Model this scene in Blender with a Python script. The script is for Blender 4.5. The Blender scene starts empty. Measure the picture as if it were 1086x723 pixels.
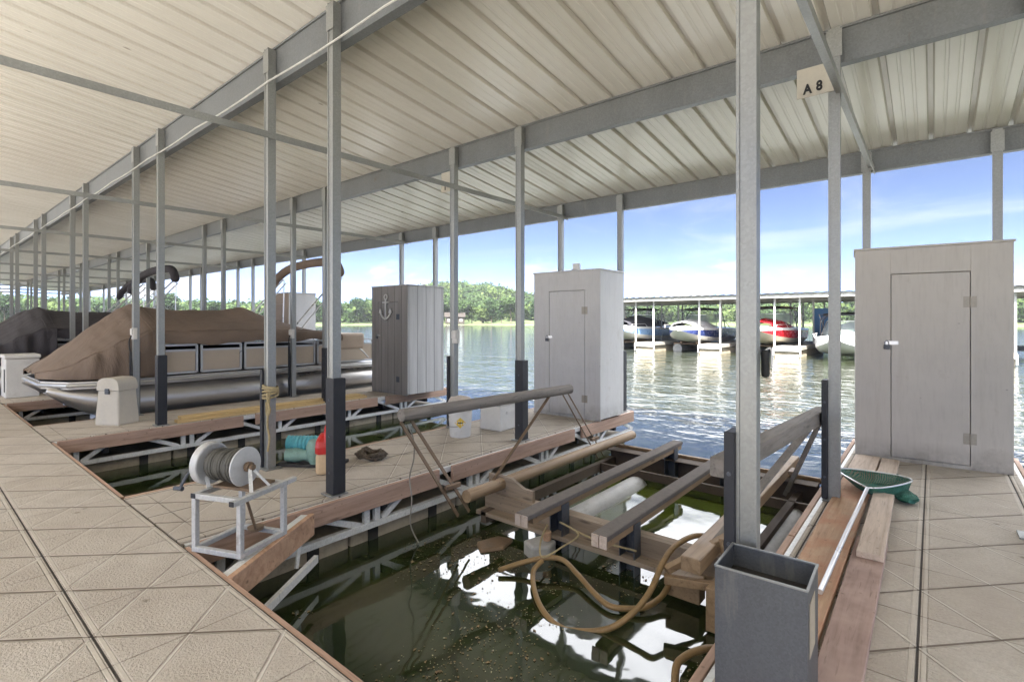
import bpy, bmesh, math, random
import numpy as np
from mathutils import Vector, Matrix, noise
random.seed(7); rng = np.random.default_rng(7)
sc = bpy.context.scene
COL = sc.collection
PI = math.pi
HAZE = .00020

# ------------------------------------------------------------------ mesh builder
class MB:
    def __init__(s): s.v = []; s.f = []; s.sm = []
    def add(s, vs, fs, smooth=False):
        b = len(s.v); s.v += [tuple(v) for v in vs]
        s.f += [tuple(i + b for i in f) for f in fs]; s.sm += [smooth] * len(fs)
        return s
    def box(s, x0, x1, y0, y1, z0, z1):
        vs = [(x, y, z) for z in (z0, z1) for y in (y0, y1) for x in (x0, x1)]
        return s.add(vs, [(0,2,3,1),(4,5,7,6),(0,1,5,4),(2,6,7,3),(0,4,6,2),(1,3,7,5)])
    def bar(s, a, b, w, h=None, roll=0.0):
        """rectangular bar from a to b, w across, h the other way"""
        h = h or w; a = Vector(a); b = Vector(b); d = (b - a).normalized()
        up = Vector((0,0,1)) if abs(d.z) < .95 else Vector((0,1,0))
        x = d.cross(up).normalized(); y = x.cross(d).normalized()
        if roll:
            q = Matrix.Rotation(roll, 3, d); x = q @ x; y = q @ y
        vs = [p + x*i*w/2 + y*j*h/2 for p in (a, b) for j in (-1, 1) for i in (-1, 1)]
        return s.add(vs, [(0,1,3,2),(4,6,7,5),(0,4,5,1),(2,3,7,6),(0,2,6,4),(1,5,7,3)])
    def angle(s, a, b, w, t=.006, roll=0.0):
        """angle iron"""
        a = Vector(a); b = Vector(b); d = (b - a).normalized()
        up = Vector((0,0,1)) if abs(d.z) < .95 else Vector((0,1,0))
        x = d.cross(up).normalized(); y = x.cross(d).normalized()
        if roll:
            q = Matrix.Rotation(roll, 3, d); x = q @ x; y = q @ y
        prof = [(0,0),(w,0),(w,t),(t,t),(t,w),(0,w)]
        vs = [p + x*(i-w/2) + y*(j-w/2) for p in (a, b) for i, j in prof]
        n = 6
        fs = [(k, (k+1)%n, n+(k+1)%n, n+k) for k in range(n)]
        fs += [(3,2,1,0),(5,4,3,0),(n,n+1,n+2,n+3),(n,n+3,n+4,n+5)]
        return s.add(vs, fs)
    def tube(s, pts, r, n=12, caps=True, closed=False):
        pts = [Vector(p) for p in pts]; m = len(pts)
        rs = r if hasattr(r, '__len__') else [r]*m
        ref = None; vs = []
        for i, p in enumerate(pts):
            if closed: d = (pts[(i+1)%m] - pts[i-1]).normalized()
            else: d = (pts[min(i+1, m-1)] - pts[max(i-1, 0)]).normalized()
            if ref is None:
                ref = Vector((0,0,1)) if abs(d.z) < .9 else Vector((1,0,0))
            x = (ref - d*ref.dot(d)).normalized(); ref = x; y = d.cross(x)
            vs += [p + (x*math.cos(2*PI*k/n) + y*math.sin(2*PI*k/n))*rs[i] for k in range(n)]
        fs = []
        for i in range(m if closed else m-1):
            j = (i+1) % m
            fs += [(i*n+k, i*n+(k+1)%n, j*n+(k+1)%n, j*n+k) for k in range(n)]
        s.add(vs, fs, True)
        if caps and not closed:
            b = len(s.v) - len(vs)
            s.f += [tuple(b+k for k in reversed(range(n))), tuple(b+(m-1)*n+k for k in range(n))]; s.sm += [False]*2
        return s
    def lathe(s, prof, c=(0,0,0), n=24, axis='z'):
        vs = []
        for r, h in prof:
            for k in range(n):
                a = 2*PI*k/n; p = (r*math.cos(a), r*math.sin(a), h)
                if axis == 'x': p = (p[2], p[0], p[1])
                if axis == 'y': p = (p[1], p[2], p[0])
                vs.append((p[0]+c[0], p[1]+c[1], p[2]+c[2]))
        fs = []
        for i in range(len(prof)-1):
            fs += [(i*n+k, i*n+(k+1)%n, (i+1)*n+(k+1)%n, (i+1)*n+k) for k in range(n)]
        s.add(vs, fs, True)
        b = len(s.v) - len(vs)
        if prof[0][0] > 1e-5: s.f.append(tuple(b+k for k in reversed(range(n)))); s.sm.append(False)
        if prof[-1][0] > 1e-5: s.f.append(tuple(b+(len(prof)-1)*n+k for k in range(n))); s.sm.append(False)
        return s
    def grid(s, rows, smooth=True, closed=False):
        n = len(rows[0]); vs = [p for r in rows for p in r]; fs = []
        for i in range(len(rows)-1):
            for k in range(n if closed else n-1):
                fs.append((i*n+k, i*n+(k+1)%n, (i+1)*n+(k+1)%n, (i+1)*n+k))
        return s.add(vs, fs, smooth)
    def poly(s, pts, z0, z1):
        n = len(pts); vs = [(x,y,z0) for x,y in pts] + [(x,y,z1) for x,y in pts]
        fs = [tuple(reversed(range(n))), tuple(range(n, 2*n))] + [(k,(k+1)%n,n+(k+1)%n,n+k) for k in range(n)]
        return s.add(vs, fs)
    def tf(s, M):
        s.v = [tuple(M @ Vector(v)) for v in s.v]; return s
    def build(s, name, mat, parent=None, bevel=0, sharp=35, loc=None, fix=True):
        me = bpy.data.meshes.new(name); me.from_pydata(s.v, [], s.f)
        me.polygons.foreach_set('use_smooth', s.sm)
        if fix:
            bm = bmesh.new(); bm.from_mesh(me); bmesh.ops.recalc_face_normals(bm, faces=bm.faces); bm.to_mesh(me); bm.free()
        me.materials.append(mat)
        if any(s.sm): me.set_sharp_from_angle(angle=math.radians(sharp))
        o = bpy.data.objects.new(name, me); COL.objects.link(o)
        if parent: o.parent = parent
        if loc: o.location = loc
        if bevel:
            b = o.modifiers.new('Bevel', 'BEVEL'); b.width = bevel; b.segments = 2; b.limit_method = 'ANGLE'; b.angle_limit = math.radians(50)
        return o

def tag(o, label, cat, group=None, kind=None):
    if label: o['label'] = label
    if cat: o['category'] = cat
    if group: o['group'] = group
    if kind: o['kind'] = kind
    return o
def thing(name, label, cat, loc=(0,0,0), rz=0, group=None):
    o = bpy.data.objects.new(name, None); COL.objects.link(o)
    o.location = loc; o.rotation_euler = (0,0,rz); o.empty_display_size = .2
    return tag(o, label, cat, group)
def copy_tree(o, loc, rz=None, label=None, group=None):
    def cp(a, par):
        c = a.copy(); COL.objects.link(c); c.parent = par
        for ch in list(a.children): cp(ch, c)
        return c
    c = cp(o, None); c.location = loc
    if rz is not None: c.rotation_euler = (0,0,rz)
    if label: c['label'] = label
    if group: c['group'] = group
    return c
def struct(o, ): o['kind'] = 'structure'; return o

# ------------------------------------------------------------------ materials
class NT:
    def __init__(s, name):
        s.m = bpy.data.materials.new(name); s.m.use_nodes = True
        s.t = s.m.node_tree; s.n = s.t.nodes; s.l = s.t.links
        s.n.clear()
        s.out = s.n.new('ShaderNodeOutputMaterial'); s.b = s.n.new('ShaderNodeBsdfPrincipled')
        s.l.new(s.b.outputs[0], s.out.inputs[0]); s.tc = s.n.new('ShaderNodeTexCoord')
    def lk(s, a, b):
        s.l.new(a, b)
    def math(s, op, a, b=None, c=None, clamp=False):
        n = s.n.new('ShaderNodeMath'); n.operation = op; n.use_clamp = clamp
        for i, x in enumerate((a, b, c)):
            if x is None: continue
            if isinstance(x, (int, float)): n.inputs[i].default_value = x
            else: s.l.new(x, n.inputs[i])
        return n.outputs[0]
    def rng(s, x, a, b, c=0., d=1., smooth=False):
        n = s.n.new('ShaderNodeMapRange'); n.clamp = True
        if smooth: n.interpolation_type = 'SMOOTHSTEP'
        s.l.new(x, n.inputs[0])
        for i, k in enumerate((a, b, c, d)): n.inputs[i+1].default_value = k
        return n.outputs[0]
    def mapping(s, scale=(1,1,1), src='Object', rot=(0,0,0)):
        n = s.n.new('ShaderNodeMapping'); n.inputs['Scale'].default_value = scale; n.inputs['Rotation'].default_value = rot
        if src == 'World':
            g = s.n.new('ShaderNodeNewGeometry'); s.l.new(g.outputs['Position'], n.inputs[0])
        else: s.l.new(s.tc.outputs[src], n.inputs[0])
        return n.outputs[0]
    def noise(s, scale, detail=4, rough=.55, vec=None, dist=0, map=None):
        n = s.n.new('ShaderNodeTexNoise'); n.inputs['Scale'].default_value = scale; n.inputs['Detail'].default_value = detail
        n.inputs['Roughness'].default_value = rough; n.inputs['Distortion'].default_value = dist
        s.l.new(vec if vec is not None else s.mapping(map or (1,1,1)), n.inputs['Vector'])
        return n.outputs['Fac']
    def voronoi(s, scale, vec=None, feature='F1'):
        n = s.n.new('ShaderNodeTexVoronoi'); n.inputs['Scale'].default_value = scale; n.feature = feature
        s.l.new(vec if vec is not None else s.mapping(), n.inputs['Vector']); return n
    def ramp(s, x, stops):
        n = s.n.new('ShaderNodeValToRGB'); e = n.color_ramp.elements
        while len(e) < len(stops): e.new(.5)
        for k, (p, c) in enumerate(stops):
            e[k].position = p; e[k].color = (*c, 1) if len(c) == 3 else c
        s.l.new(x, n.inputs[0]); return n.outputs[0]
    def mix(s, f, a, b, mode='MIX'):
        n = s.n.new('ShaderNodeMix'); n.data_type = 'RGBA'; n.blend_type = mode
        if isinstance(f, (int, float)): n.inputs[0].default_value = f
        else: s.l.new(f, n.inputs[0])
        for i, c in ((6, a), (7, b)):
            if isinstance(c, tuple): n.inputs[i].default_value = (*c, 1)
            else: s.l.new(c, n.inputs[i])
        return n.outputs[2]
    def bump(s, h, strength=.5, dist=.01, prev=None):
        n = s.n.new('ShaderNodeBump'); n.inputs['Strength'].default_value = strength; n.inputs['Distance'].default_value = dist
        s.l.new(h, n.inputs['Height'])
        if prev is not None: s.l.new(prev, n.inputs['Normal'])
        return n.outputs[0]
    def fin(s, col=None, rough=None, metal=None, normal=None, ior=None, spec=None):
        for k, v in (('Base Color', col), ('Roughness', rough), ('Metallic', metal), ('Normal', normal), ('IOR', ior), ('Specular IOR Level', spec)):
            if v is None: continue
            if isinstance(v, tuple): s.b.inputs[k].default_value = (*v, 1)
            elif isinstance(v, (int, float)): s.b.inputs[k].default_value = v
            else: s.l.new(v, s.b.inputs[k])
        return s.m

def sc_(c, k): return tuple(x*k for x in c)
def painted_ply(name, c, dirt):
    t = NT(name)
    n = t.noise(1.6, 5, .65); st = t.noise(9, 5, .7, map=(1,1,.07)); gr = t.noise(40, 4, .6, map=(1,1,.12)); sm = t.noise(3.2, 6, .75)
    col = t.ramp(n, [(.3, sc_(c, .90)), (.55, c), (.75, sc_(c, 1.05))])
    col = t.mix(t.rng(st, .52, .74, 0, .28), col, dirt); col = t.mix(t.rng(gr, .5, .75, 0, .18), col, sc_(dirt, .7))
    col = t.mix(t.rng(sm, .60, .72, 0, .55), col, dirt)
    sep = t.n.new('ShaderNodeSeparateXYZ'); t.lk(t.tc.outputs['Object'], sep.inputs[0])
    splash = t.math('MULTIPLY', t.rng(sep.outputs[2], .0, .22, 1, 0), t.rng(sm, .38, .6, 0, .8)); col = t.mix(splash, col, sc_(dirt, .55))
    sp = t.voronoi(4.2, t.mapping((1,1,1.5))).outputs['Distance']; col = t.mix(t.rng(sp, .02, .05, .7, 0), col, sc_(dirt, .45))
    return t.fin(col, t.rng(n, .3, .7, .42, .62), 0, t.bump(gr, .18, .003))
def simple(name, c, rough=.6, metal=0., var=.25, scale=6, bump=0, bscale=60, mp=(1,1,1), spec=None, dirt=None):
    """a painted / raw surface with uneven tone, slightly uneven gloss and a fine bump"""
    t = NT(name)
    n1 = t.noise(scale, 5, .6, map=mp); n2 = t.noise(scale*7, 3, .6, map=mp)
    f = t.math('ADD', t.math('MULTIPLY', n1, .7), t.math('MULTIPLY', n2, .3))
    col = t.ramp(f, [(.3, sc_(c, 1-var)), (.5, c), (.7, tuple(min(1, x*(1+var*.7)) for x in c))])
    if dirt:
        n3 = t.noise(scale*.6+1.3, 6, .7, map=mp)
        col = t.mix(t.rng(n3, .56, .72, 0, .7), col, dirt)
    r = t.rng(n1, .3, .7, max(0, rough-.08), min(1, rough+.08))
    nm = t.bump(t.noise(bscale, 3, .6, map=mp), bump, .01) if bump else None
    return t.fin(col, r, metal, nm, spec=spec)

def wood(name, c, dark, axis='y', scale=9, rough=.75, stain=None):
    """planed boards: long grain, darker streaks, knots and optional stain"""
    t = NT(name)
    mp = {'x': (.06,1,1), 'y': (1,.06,1), 'z': (1,1,.06)}[axis]
    g = t.noise(scale*4, 6, .65, map=mp, dist=.6); g2 = t.noise(scale*.8, 4, .6, map=mp, dist=.3)
    k = t.noise(2.2, 4, .7)
    col = t.ramp(g, [(.3, dark), (.52, c), (.75, tuple(min(1, x*1.18) for x in c))])
    col = t.mix(t.rng(g2, .4, .66, 0, .55), col, sc_(c, .62))
    if stain: col = t.mix(t.rng(k, .45, .62, 0, .8), col, stain)
    cr = t.noise(scale*9, 3, .7, map=mp, dist=.2); col = t.mix(t.rng(cr, .60, .72, 0, .6), col, sc_(dark, .55))
    sp = t.voronoi(14).outputs['Distance']; col = t.mix(t.rng(sp, .06, .14, .55, 0), col, sc_(dark, .5))
    kn = t.voronoi(2.1, t.mapping({'x': (.8,4,4), 'y': (4,.8,4), 'z': (4,4,.8)}[axis])).outputs['Distance']
    col = t.mix(t.rng(kn, .05, .12, .8, 0), col, sc_(dark, .45))
    return t.fin(col, t.rng(k, .3, .7, rough-.1, rough+.1), 0, t.bump(g, .35, .006))

M = {}
def galv(name, c, rough=.42, metal=.75, var=.22, vs=90):
    t = NT(name)
    v = t.voronoi(vs); sp = t.math('MULTIPLY', v.outputs['Color'], 1.0)
    n = t.noise(2.0, 5, .65, map=(1,1,.35)); n2 = t.noise(14, 4, .7, map=(1,1,.15))
    f = t.math('ADD', t.math('MULTIPLY', sp, .25), t.math('MULTIPLY', n, .75))
    col = t.ramp(f, [(.3, sc_(c, 1-var)), (.55, c), (.75, tuple(min(1, x*1.2) for x in c))])
    col = t.mix(t.rng(n2, .58, .75, 0, .45), col, sc_((.55,.52,.48), .5))
    ru = t.noise(5, 6, .75, map=(1,1,.5)); col = t.mix(t.rng(ru, .66, .76, 0, .75), col, (.16,.085,.045))
    return t.fin(col, t.rng(n, .3, .7, rough-.1, rough+.12), metal, t.bump(n2, .08, .004))
M['galv'] = galv('galvanized_steel', (.33,.335,.32), .45, .6, .16)
M['galv_white'] = galv('bright_galvanized', (.76,.76,.74), .5, .2)
M['beam'] = galv('beam_steel', (.20,.21,.215), .5, .35)
M['galv_dull'] = galv('dull_zinc_sheet', (.13,.137,.147), .5, .5, .25, 160)
M['dark_steel'] = galv('dark_steel', (.09,.10,.12), .5, .3)
M['black_plastic'] = simple('black_plastic', (.022,.023,.028), .55, 0, .35, 7, .1, 90)
M['black_rubber'] = simple('black_rubber', (.018,.018,.018), .7)
M['fascia'] = wood('fascia_board_wood', (.50,.335,.25), (.36,.225,.16), 'y', 6, .75)
M['fascia_x'] = wood('fascia_board_wood_across', (.50,.335,.25), (.36,.225,.16), 'x', 6, .75)
M['float'] = simple('float_concrete', (.45,.385,.29), .85, 0, .3, 3, .3, 40, dirt=(.16,.135,.09))
M['dark_brace'] = simple('dark_bracket', (.03,.027,.025), .7)
M['lock_beige'] = painted_ply('beige_paint', (.60,.555,.50), (.42,.37,.31))
M['lock_grey'] = painted_ply('light_grey_paint', (.64,.625,.61), (.48,.45,.41))
M['hinge'] = simple('tarnished_hinge', (.40,.36,.30), .5, .3, .2)
M['drum'] = simple('drum_grey_white', (.56,.56,.55), .45, .15, .12, 8, dirt=(.36,.33,.29))
M['stand'] = galv('stand_steel', (.56,.56,.55), .5, .3)
M['gap'] = simple('dark_gap', (.02,.02,.02), .9)
M['white'] = simple('white_paint', (.78,.78,.77), .45, 0, .08, 5)
M['white_plastic'] = simple('white_plastic', (.72,.71,.68), .4, 0, .08, 5, dirt=(.55,.52,.47))
M['beige_plastic'] = simple('beige_plastic', (.52,.48,.41), .6, 0, .10, 5, .15, 80)
M['anchor'] = simple('silver_paint', (.62,.61,.58), .5, .2, .15)
M['red'] = simple('red_plastic', (.55,.03,.025), .35, 0, .15)
M['tan_plastic'] = simple('tan_translucent_plastic', (.62,.45,.27), .5, 0, .15)
M['teal'] = simple('teal_vinyl', (.10,.38,.44), .5, 0, .35, 12)
M['green_vinyl'] = simple('grey_green_vinyl', (.20,.33,.28), .6, 0, .3, 12)
M['rope_dark'] = simple('dark_rope', (.13,.105,.08), .95, 0, .5, 60, .6, 140)
M['rope_tan'] = simple('tan_rope', (.42,.34,.19), .95, 0, .3, 60, .6, 140)
M['cable'] = simple('winch_cable', (.115,.11,.095), .6, .3, .35, 40, .3, 90)
M['hose'] = simple('tan_hose', (.25,.16,.07), .5, 0, .28, 9, .15, 60)
M['yellow'] = simple('yellow_sticker', (.75,.52,.06), .5, 0, .1)
M['black_ink'] = simple('black_ink', (.012,.012,.012), .6)
M['sign'] = simple('sign_beige', (.50,.46,.38), .6, 0, .12, 6, dirt=(.36,.30,.22))
M['net'] = simple('green_net', (.018,.13,.095), .7, 0, .5, 60, .8, 160)
def net_mat():
    t = NT('green_net_mesh'); sep = t.n.new('ShaderNodeSeparateXYZ'); t.lk(t.tc.outputs['Object'], sep.inputs[0])
    n = t.noise(9, 3, .6); A = t.math('ADD', sep.outputs[0], sep.outputs[1]); B = t.math('SUBTRACT', sep.outputs[0], sep.outputs[1])
    A = t.math('ADD', A, t.math('MULTIPLY', n, .03)); B = t.math('ADD', B, t.math('MULTIPLY', sep.outputs[2], .8))
    a = t.math('ABSOLUTE', t.math('SUBTRACT', t.math('FRACT', t.math('DIVIDE', A, .011)), .5)); b = t.math('ABSOLUTE', t.math('SUBTRACT', t.math('FRACT', t.math('DIVIDE', B, .011)), .5))
    hole = t.math('MULTIPLY', t.rng(a, .30, .34, 1, 0), t.rng(b, .30, .34, 1, 0))
    t.fin(t.ramp(n, [(.3, (.012,.085,.06)), (.7, (.03,.17,.125))]), .75)
    t.lk(t.math('SUBTRACT', 1., t.math('MULTIPLY', hole, .30)), t.b.inputs['Alpha']); return t.m
M['net'] = net_mat()
M['silver'] = simple('silver_aluminium', (.72,.71,.70), .32, .7, .12, 6)
M['lumber'] = wood('yellow_lumber', (.62,.44,.20), (.47,.30,.12), 'y', 7, .7)
M['plank_red'] = wood('weathered_red_plank', (.40,.275,.235), (.28,.185,.155), 'y', 8, .85, (.48,.35,.30))
M['plank_orange'] = wood('stained_orange_plank', (.55,.365,.235), (.40,.225,.135), 'y', 7, .8, (.46,.22,.13))
M['plank_tan'] = wood('pale_tan_plank', (.58,.47,.385), (.44,.335,.255), 'y', 8, .8)
M['oak_board'] = wood('orange_board', (.53,.33,.21), (.40,.22,.13), 'x', 6, .7)
M['guide_grey'] = wood('weathered_grey_wood', (.28,.25,.22), (.18,.16,.14), 'y', 6, .8)
M['guide_tan'] = wood('tan_guide_wood', (.33,.225,.13), (.21,.135,.07), 'y', 5, .6)
M['carpet'] = simple('brown_bunk_carpet', (.17,.148,.132), .95, 0, .25, 30, .5, 220)
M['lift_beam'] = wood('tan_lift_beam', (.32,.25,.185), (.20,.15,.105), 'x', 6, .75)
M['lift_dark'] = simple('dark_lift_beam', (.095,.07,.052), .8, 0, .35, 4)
M['rust_steel'] = simple('brown_steel', (.20,.135,.085), .6, .2, .35, 8, .1, 40)
M['tank'] = simple('float_tank_white', (.40,.395,.38), .55, 0, .3, 5, .15, 30, mp=(1,.5,1), dirt=(.17,.15,.10))
M['tank_dark'] = simple('float_tank_dark', (.05,.05,.045), .35, 0, .3)
M['wire'] = simple('grey_wire', (.25,.23,.2), .7)
M['wire_white'] = simple('white_cable', (.6,.6,.57), .6)
M['outlet'] = simple('outlet_box_grey', (.62,.60,.56), .5)
M['alu'] = simple('pontoon_aluminium', (.52,.50,.475), .33, .8, .18, 2.5, .06, 18, mp=(1,.2,1), dirt=(.30,.28,.25))
M['alu_rail'] = simple('boat_rail_aluminium', (.50,.50,.49), .35, .6, .08)
M['boat_panel'] = simple('tan_boat_panel', (.47,.39,.30), .5, 0, .06)
M['boat_tan_seat'] = simple('tan_vinyl', (.42,.33,.25), .6, 0, .1)
M['gel_white'] = simple('white_gelcoat', (.66,.66,.66), .2, 0, .05)
M['gel_red'] = simple('red_gelcoat', (.42,.012,.02), .25, 0, .12)
M['gel_navy'] = simple('navy_gelcoat', (.03,.045,.14), .25, 0, .12)
M['gel_blue'] = simple('pale_blue_gelcoat', (.20,.34,.58), .3, 0, .12)
M['dark_canvas'] = simple('dark_canvas', (.035,.035,.045), .9, 0, .25, 8)
M['red_canvas'] = simple('dark_red_canvas', (.16,.02,.025), .9, 0, .2, 8)
M['tan_hull'] = simple('tan_hull_bottom', (.50,.46,.38), .45, 0, .15)
M['blue_paint'] = simple('blue_paint', (.05,.19,.42), .5, 0, .12)
M['bark'] = simple('bark', (.11,.085,.065), .9, 0, .3)
M['shingle'] = simple('brown_shingle', (.03,.024,.02), .9, 0, .25)
M['house_wall'] = simple('tan_house_siding', (.030,.023,.017), .8)
M['far_roof'] = simple('far_roof_metal', (.42,.42,.41), .5, .1, .12)
M['far_fascia'] = simple('far_fascia', (.36,.36,.34), .6)
M['far_deck'] = simple('far_deck', (.36,.34,.30), .8, 0, .15)
M['far_white'] = simple('weathered_white', (.50,.50,.49), .6, 0, .12)
M['post_grey'] = simple('far_post_grey', (.30,.31,.31), .5, .2)
M['bag'] = simple('crumpled_bag', (.60,.53,.47), .7, 0, .25, 14, .7, 25)

def canvas(name, c):
    t = NT(name)
    w = t.noise(2.6, 5, .62, map=(1,.55,.45), dist=1.4); fine = t.noise(260, 2, .5); big = t.noise(1.1, 4, .6)
    col = t.ramp(big, [(.3, sc_(c, .82)), (.55, c), (.75, sc_(c, 1.2))])
    nm = t.bump(w, .75, .06); nm = t.bump(fine, .15, .002, nm)
    return t.fin(col, .85, 0, nm)
M['canvas_brown'] = canvas('brown_boat_canvas', (.205,.150,.112))
M['canvas_dark'] = canvas('charcoal_boat_canvas', (.050,.045,.050))

def siding(name, c, pitch):
    t = NT(name); sep = t.n.new('ShaderNodeSeparateXYZ'); t.lk(t.tc.outputs['Object'], sep.inputs[0])
    s_ = t.math('ADD', sep.outputs[0], sep.outputs[1])
    d = t.math('ABSOLUTE', t.math('SUBTRACT', t.math('FRACT', t.math('DIVIDE', s_, pitch)), .5))
    g = t.rng(d, .0, .045, 0, 1, True)
    n = t.noise(9, 5, .65, map=(1,1,.08))
    col = t.ramp(n, [(.3, sc_(c, .8)), (.55, c), (.75, sc_(c, 1.15))])
    col = t.mix(g, sc_(c, .3), col)
    nm = t.bump(g, .8, .012); nm = t.bump(n, .2, .003, nm)
    return t.fin(col, .7, 0, nm)
M['siding_grey'] = siding('grey_siding', (.46,.45,.445), .2)
M['siding_dark'] = siding('dark_siding', (.27,.25,.235), .2)

def tile_mat(name, across, a0, along, b0, pa=.556, pb=.582):
    """cast dock panels: pebbled top, grooves along both diagonals and the middle of each panel, open joints between the rows"""
    t = NT(name); sep = t.n.new('ShaderNodeSeparateXYZ'); t.lk(t.tc.outputs['Object'], sep.inputs[0])
    A = sep.outputs[across]; B = sep.outputs[along]
    u = t.math('SUBTRACT', t.math('FRACT', t.math('DIVIDE', t.math('SUBTRACT', A, a0), pa)), .5)
    v = t.math('SUBTRACT', t.math('FRACT', t.math('ADD', t.math('DIVIDE', t.math('SUBTRACT', B, b0), pb), .5)), .5)
    k = .4
    d1 = t.math('MULTIPLY', t.math('ABSOLUTE', t.math('SUBTRACT', u, v)), k)
    d2 = t.math('MULTIPLY', t.math('ABSOLUTE', t.math('ADD', u, v)), k)
    d3 = t.math('MULTIPLY', t.math('ABSOLUTE', v), pb)
    dj = t.math('MULTIPLY', t.math('SUBTRACT', .5, t.math('ABSOLUTE', u)), pa)
    diag = t.math('MINIMUM', d1, d2)
    g1 = t.rng(diag, .0035, .0095, 0, 1, True)
    g3 = t.rng(d3, .0015, .005, 0, 1, True)
    gj = t.rng(dj, .0022, .0060, 0, 1, True)
    lip = t.math('MULTIPLY', t.rng(dj, .010, .014, 0, 1, True), t.rng(dj, .026, .030, 1, 0, True))  # raised rounded edge by the joint
    peb = t.noise(85, 3, .6); peb2 = t.noise(60, 4, .65); grit = t.noise(300, 2, .5)
    big = t.noise(.9, 5, .65); mid = t.noise(5, 5, .65)
    # broom-smooth margins along grooves
    flat = t.math('MULTIPLY', t.rng(diag, .010, .015, 0, 1, True), t.rng(dj, .028, .034, 0, 1, True))
    h = t.math('MULTIPLY', peb, flat)
    c = t.ramp(big, [(.28, (.50,.44,.375)), (.5, (.60,.54,.465)), (.72, (.67,.61,.535))])
    c = t.mix(t.rng(mid, .4, .7, 0, .35), c, (.40,.34,.275))
    c = t.mix(t.rng(peb2, .35, .65, .0, .3), c, (.34,.29,.235))
    c = t.mix(t.rng(grit, .60, .72, 0, .35), c, (.68,.63,.56))
    wn = t.n.new('ShaderNodeTexWhiteNoise'); wn.noise_dimensions = '2D'; cb = t.n.new('ShaderNodeCombineXYZ')
    t.lk(t.math('FLOOR', t.math('DIVIDE', t.math('SUBTRACT', A, a0), pa)), cb.inputs[0]); t.lk(t.math('FLOOR', t.math('DIVIDE', t.math('SUBTRACT', B, b0), pb)), cb.inputs[1]); t.lk(cb.outputs[0], wn.inputs['Vector'])
    c = t.mix(t.math('MULTIPLY', wn.outputs['Value'], .34), c, (.44,.375,.30))
    stn = t.noise(1.7, 7, .78, dist=.5); c = t.mix(t.rng(stn, .57, .68, 0, .38), c, (.33,.28,.225))
    drop = t.voronoi(1.35).outputs['Distance']; c = t.mix(t.math('MULTIPLY', t.rng(drop, .012, .035, 1, 0), t.rng(peb2, .35, .5, 0, .8)), c, (.80,.79,.76))
    spots = t.voronoi(3.1).outputs['Distance']
    c = t.mix(t.rng(spots, .03, .075, .55, 0), c, (.16,.12,.085))
    grime_shade = (.15,.115,.085)
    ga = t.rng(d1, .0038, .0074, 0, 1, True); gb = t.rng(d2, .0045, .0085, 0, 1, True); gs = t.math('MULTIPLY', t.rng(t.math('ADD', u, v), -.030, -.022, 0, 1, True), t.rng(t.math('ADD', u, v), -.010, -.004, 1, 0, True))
    c = t.mix(gb, t.mix(t.rng(mid, .3, .65, .85, .35), c, (.74,.69,.61)), c)          # lit groove sides painted pale along one diagonal
    c = t.mix(ga, t.mix(t.rng(mid, .3, .65, .8, 1.), c, grime_shade), c); c = t.mix(t.math('MULTIPLY', gs, t.rng(mid, .3, .6, .25, .6)), c, grime_shade)  # dark diagonal and rib edge: grime, with groove shade painted in
    c = t.mix(g3, t.mix(t.rng(mid, .35, .65, .3, .8), c, grime_shade), c)
    c = t.mix(gj, (.055,.045,.036), c)
    c = t.mix(t.math('MULTIPLY', lip, .45), c, (.55,.50,.43))
    ht = t.math('ADD', t.math('SUBTRACT', ga, t.math('MULTIPLY', gb, .6)), t.math('MULTIPLY', g3, .5))
    ht = t.math('ADD', ht, t.math('MULTIPLY', gj, 2.)); ht = t.math('ADD', ht, t.math('MULTIPLY', lip, .5))
    nm = t.bump(ht, 1., .008); nm = t.bump(h, 1., .013, nm); nm = t.bump(peb2, .25, .006, nm)
    return t.fin(c, t.rng(mid, .3, .7, .72, .9), 0, nm, spec=.3)
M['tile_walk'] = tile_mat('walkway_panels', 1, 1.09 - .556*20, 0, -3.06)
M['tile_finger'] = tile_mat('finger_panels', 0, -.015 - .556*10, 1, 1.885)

def roof_mat():
    t = NT('roof_sheet_paint')
    n = t.noise(.8, 5, .6); n2 = t.noise(7, 4, .6, map=(1,.05,1)); n3 = t.noise(2.2, 5, .7, map=(1,.25,1))
    col = t.ramp(n, [(.3, (.82,.80,.755)), (.6, (.87,.855,.815))])
    col = t.mix(t.rng(n2, .5, .75, 0, .16), col, (.70,.67,.62))
    col = t.mix(t.rng(n3, .52, .80, 0, .14), col, (.70,.66,.60))
    sep = t.n.new('ShaderNodeSeparateXYZ'); t.lk(t.tc.outputs['Object'], sep.inputs[0])
    fx = t.math('FRACT', t.math('DIVIDE', t.math('ADD', sep.outputs[0], 4.29 + .1525), .305)); dx = t.math('ABSOLUTE', t.math('SUBTRACT', fx, .5))
    rib_shade = t.math('MULTIPLY', t.rng(dx, .055, .15, 1, 0, True), t.rng(n2, .35, .62, .15, .65))
    col = t.mix(rib_shade, col, (.62,.585,.53))  # rib shading put into the sheet colour as darker stripes
    lap = t.math('FRACT', t.math('DIVIDE', t.math('ADD', sep.outputs[0], 4.35), .915)); sheet_ = t.n.new('ShaderNodeTexWhiteNoise'); sheet_.noise_dimensions = '1D'
    t.lk(t.math('FLOOR', t.math('DIVIDE', t.math('ADD', sep.outputs[0], 4.35), .915)), sheet_.inputs['W'])
    col = t.mix(t.math('MULTIPLY', sheet_.outputs['Value'], .14), col, (.56,.53,.47))
    sp = t.voronoi(1.7, t.mapping((1, .5, 1))).outputs['Distance']; col = t.mix(t.rng(sp, .015, .035, .6, 0), col, (.22,.18,.13))
    return t.fin(col, .27, 0, t.bump(t.noise(1.3, 2, .5, map=(1,.3,1)), .06, .02), spec=.7)
M['roof'] = roof_mat()

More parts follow.
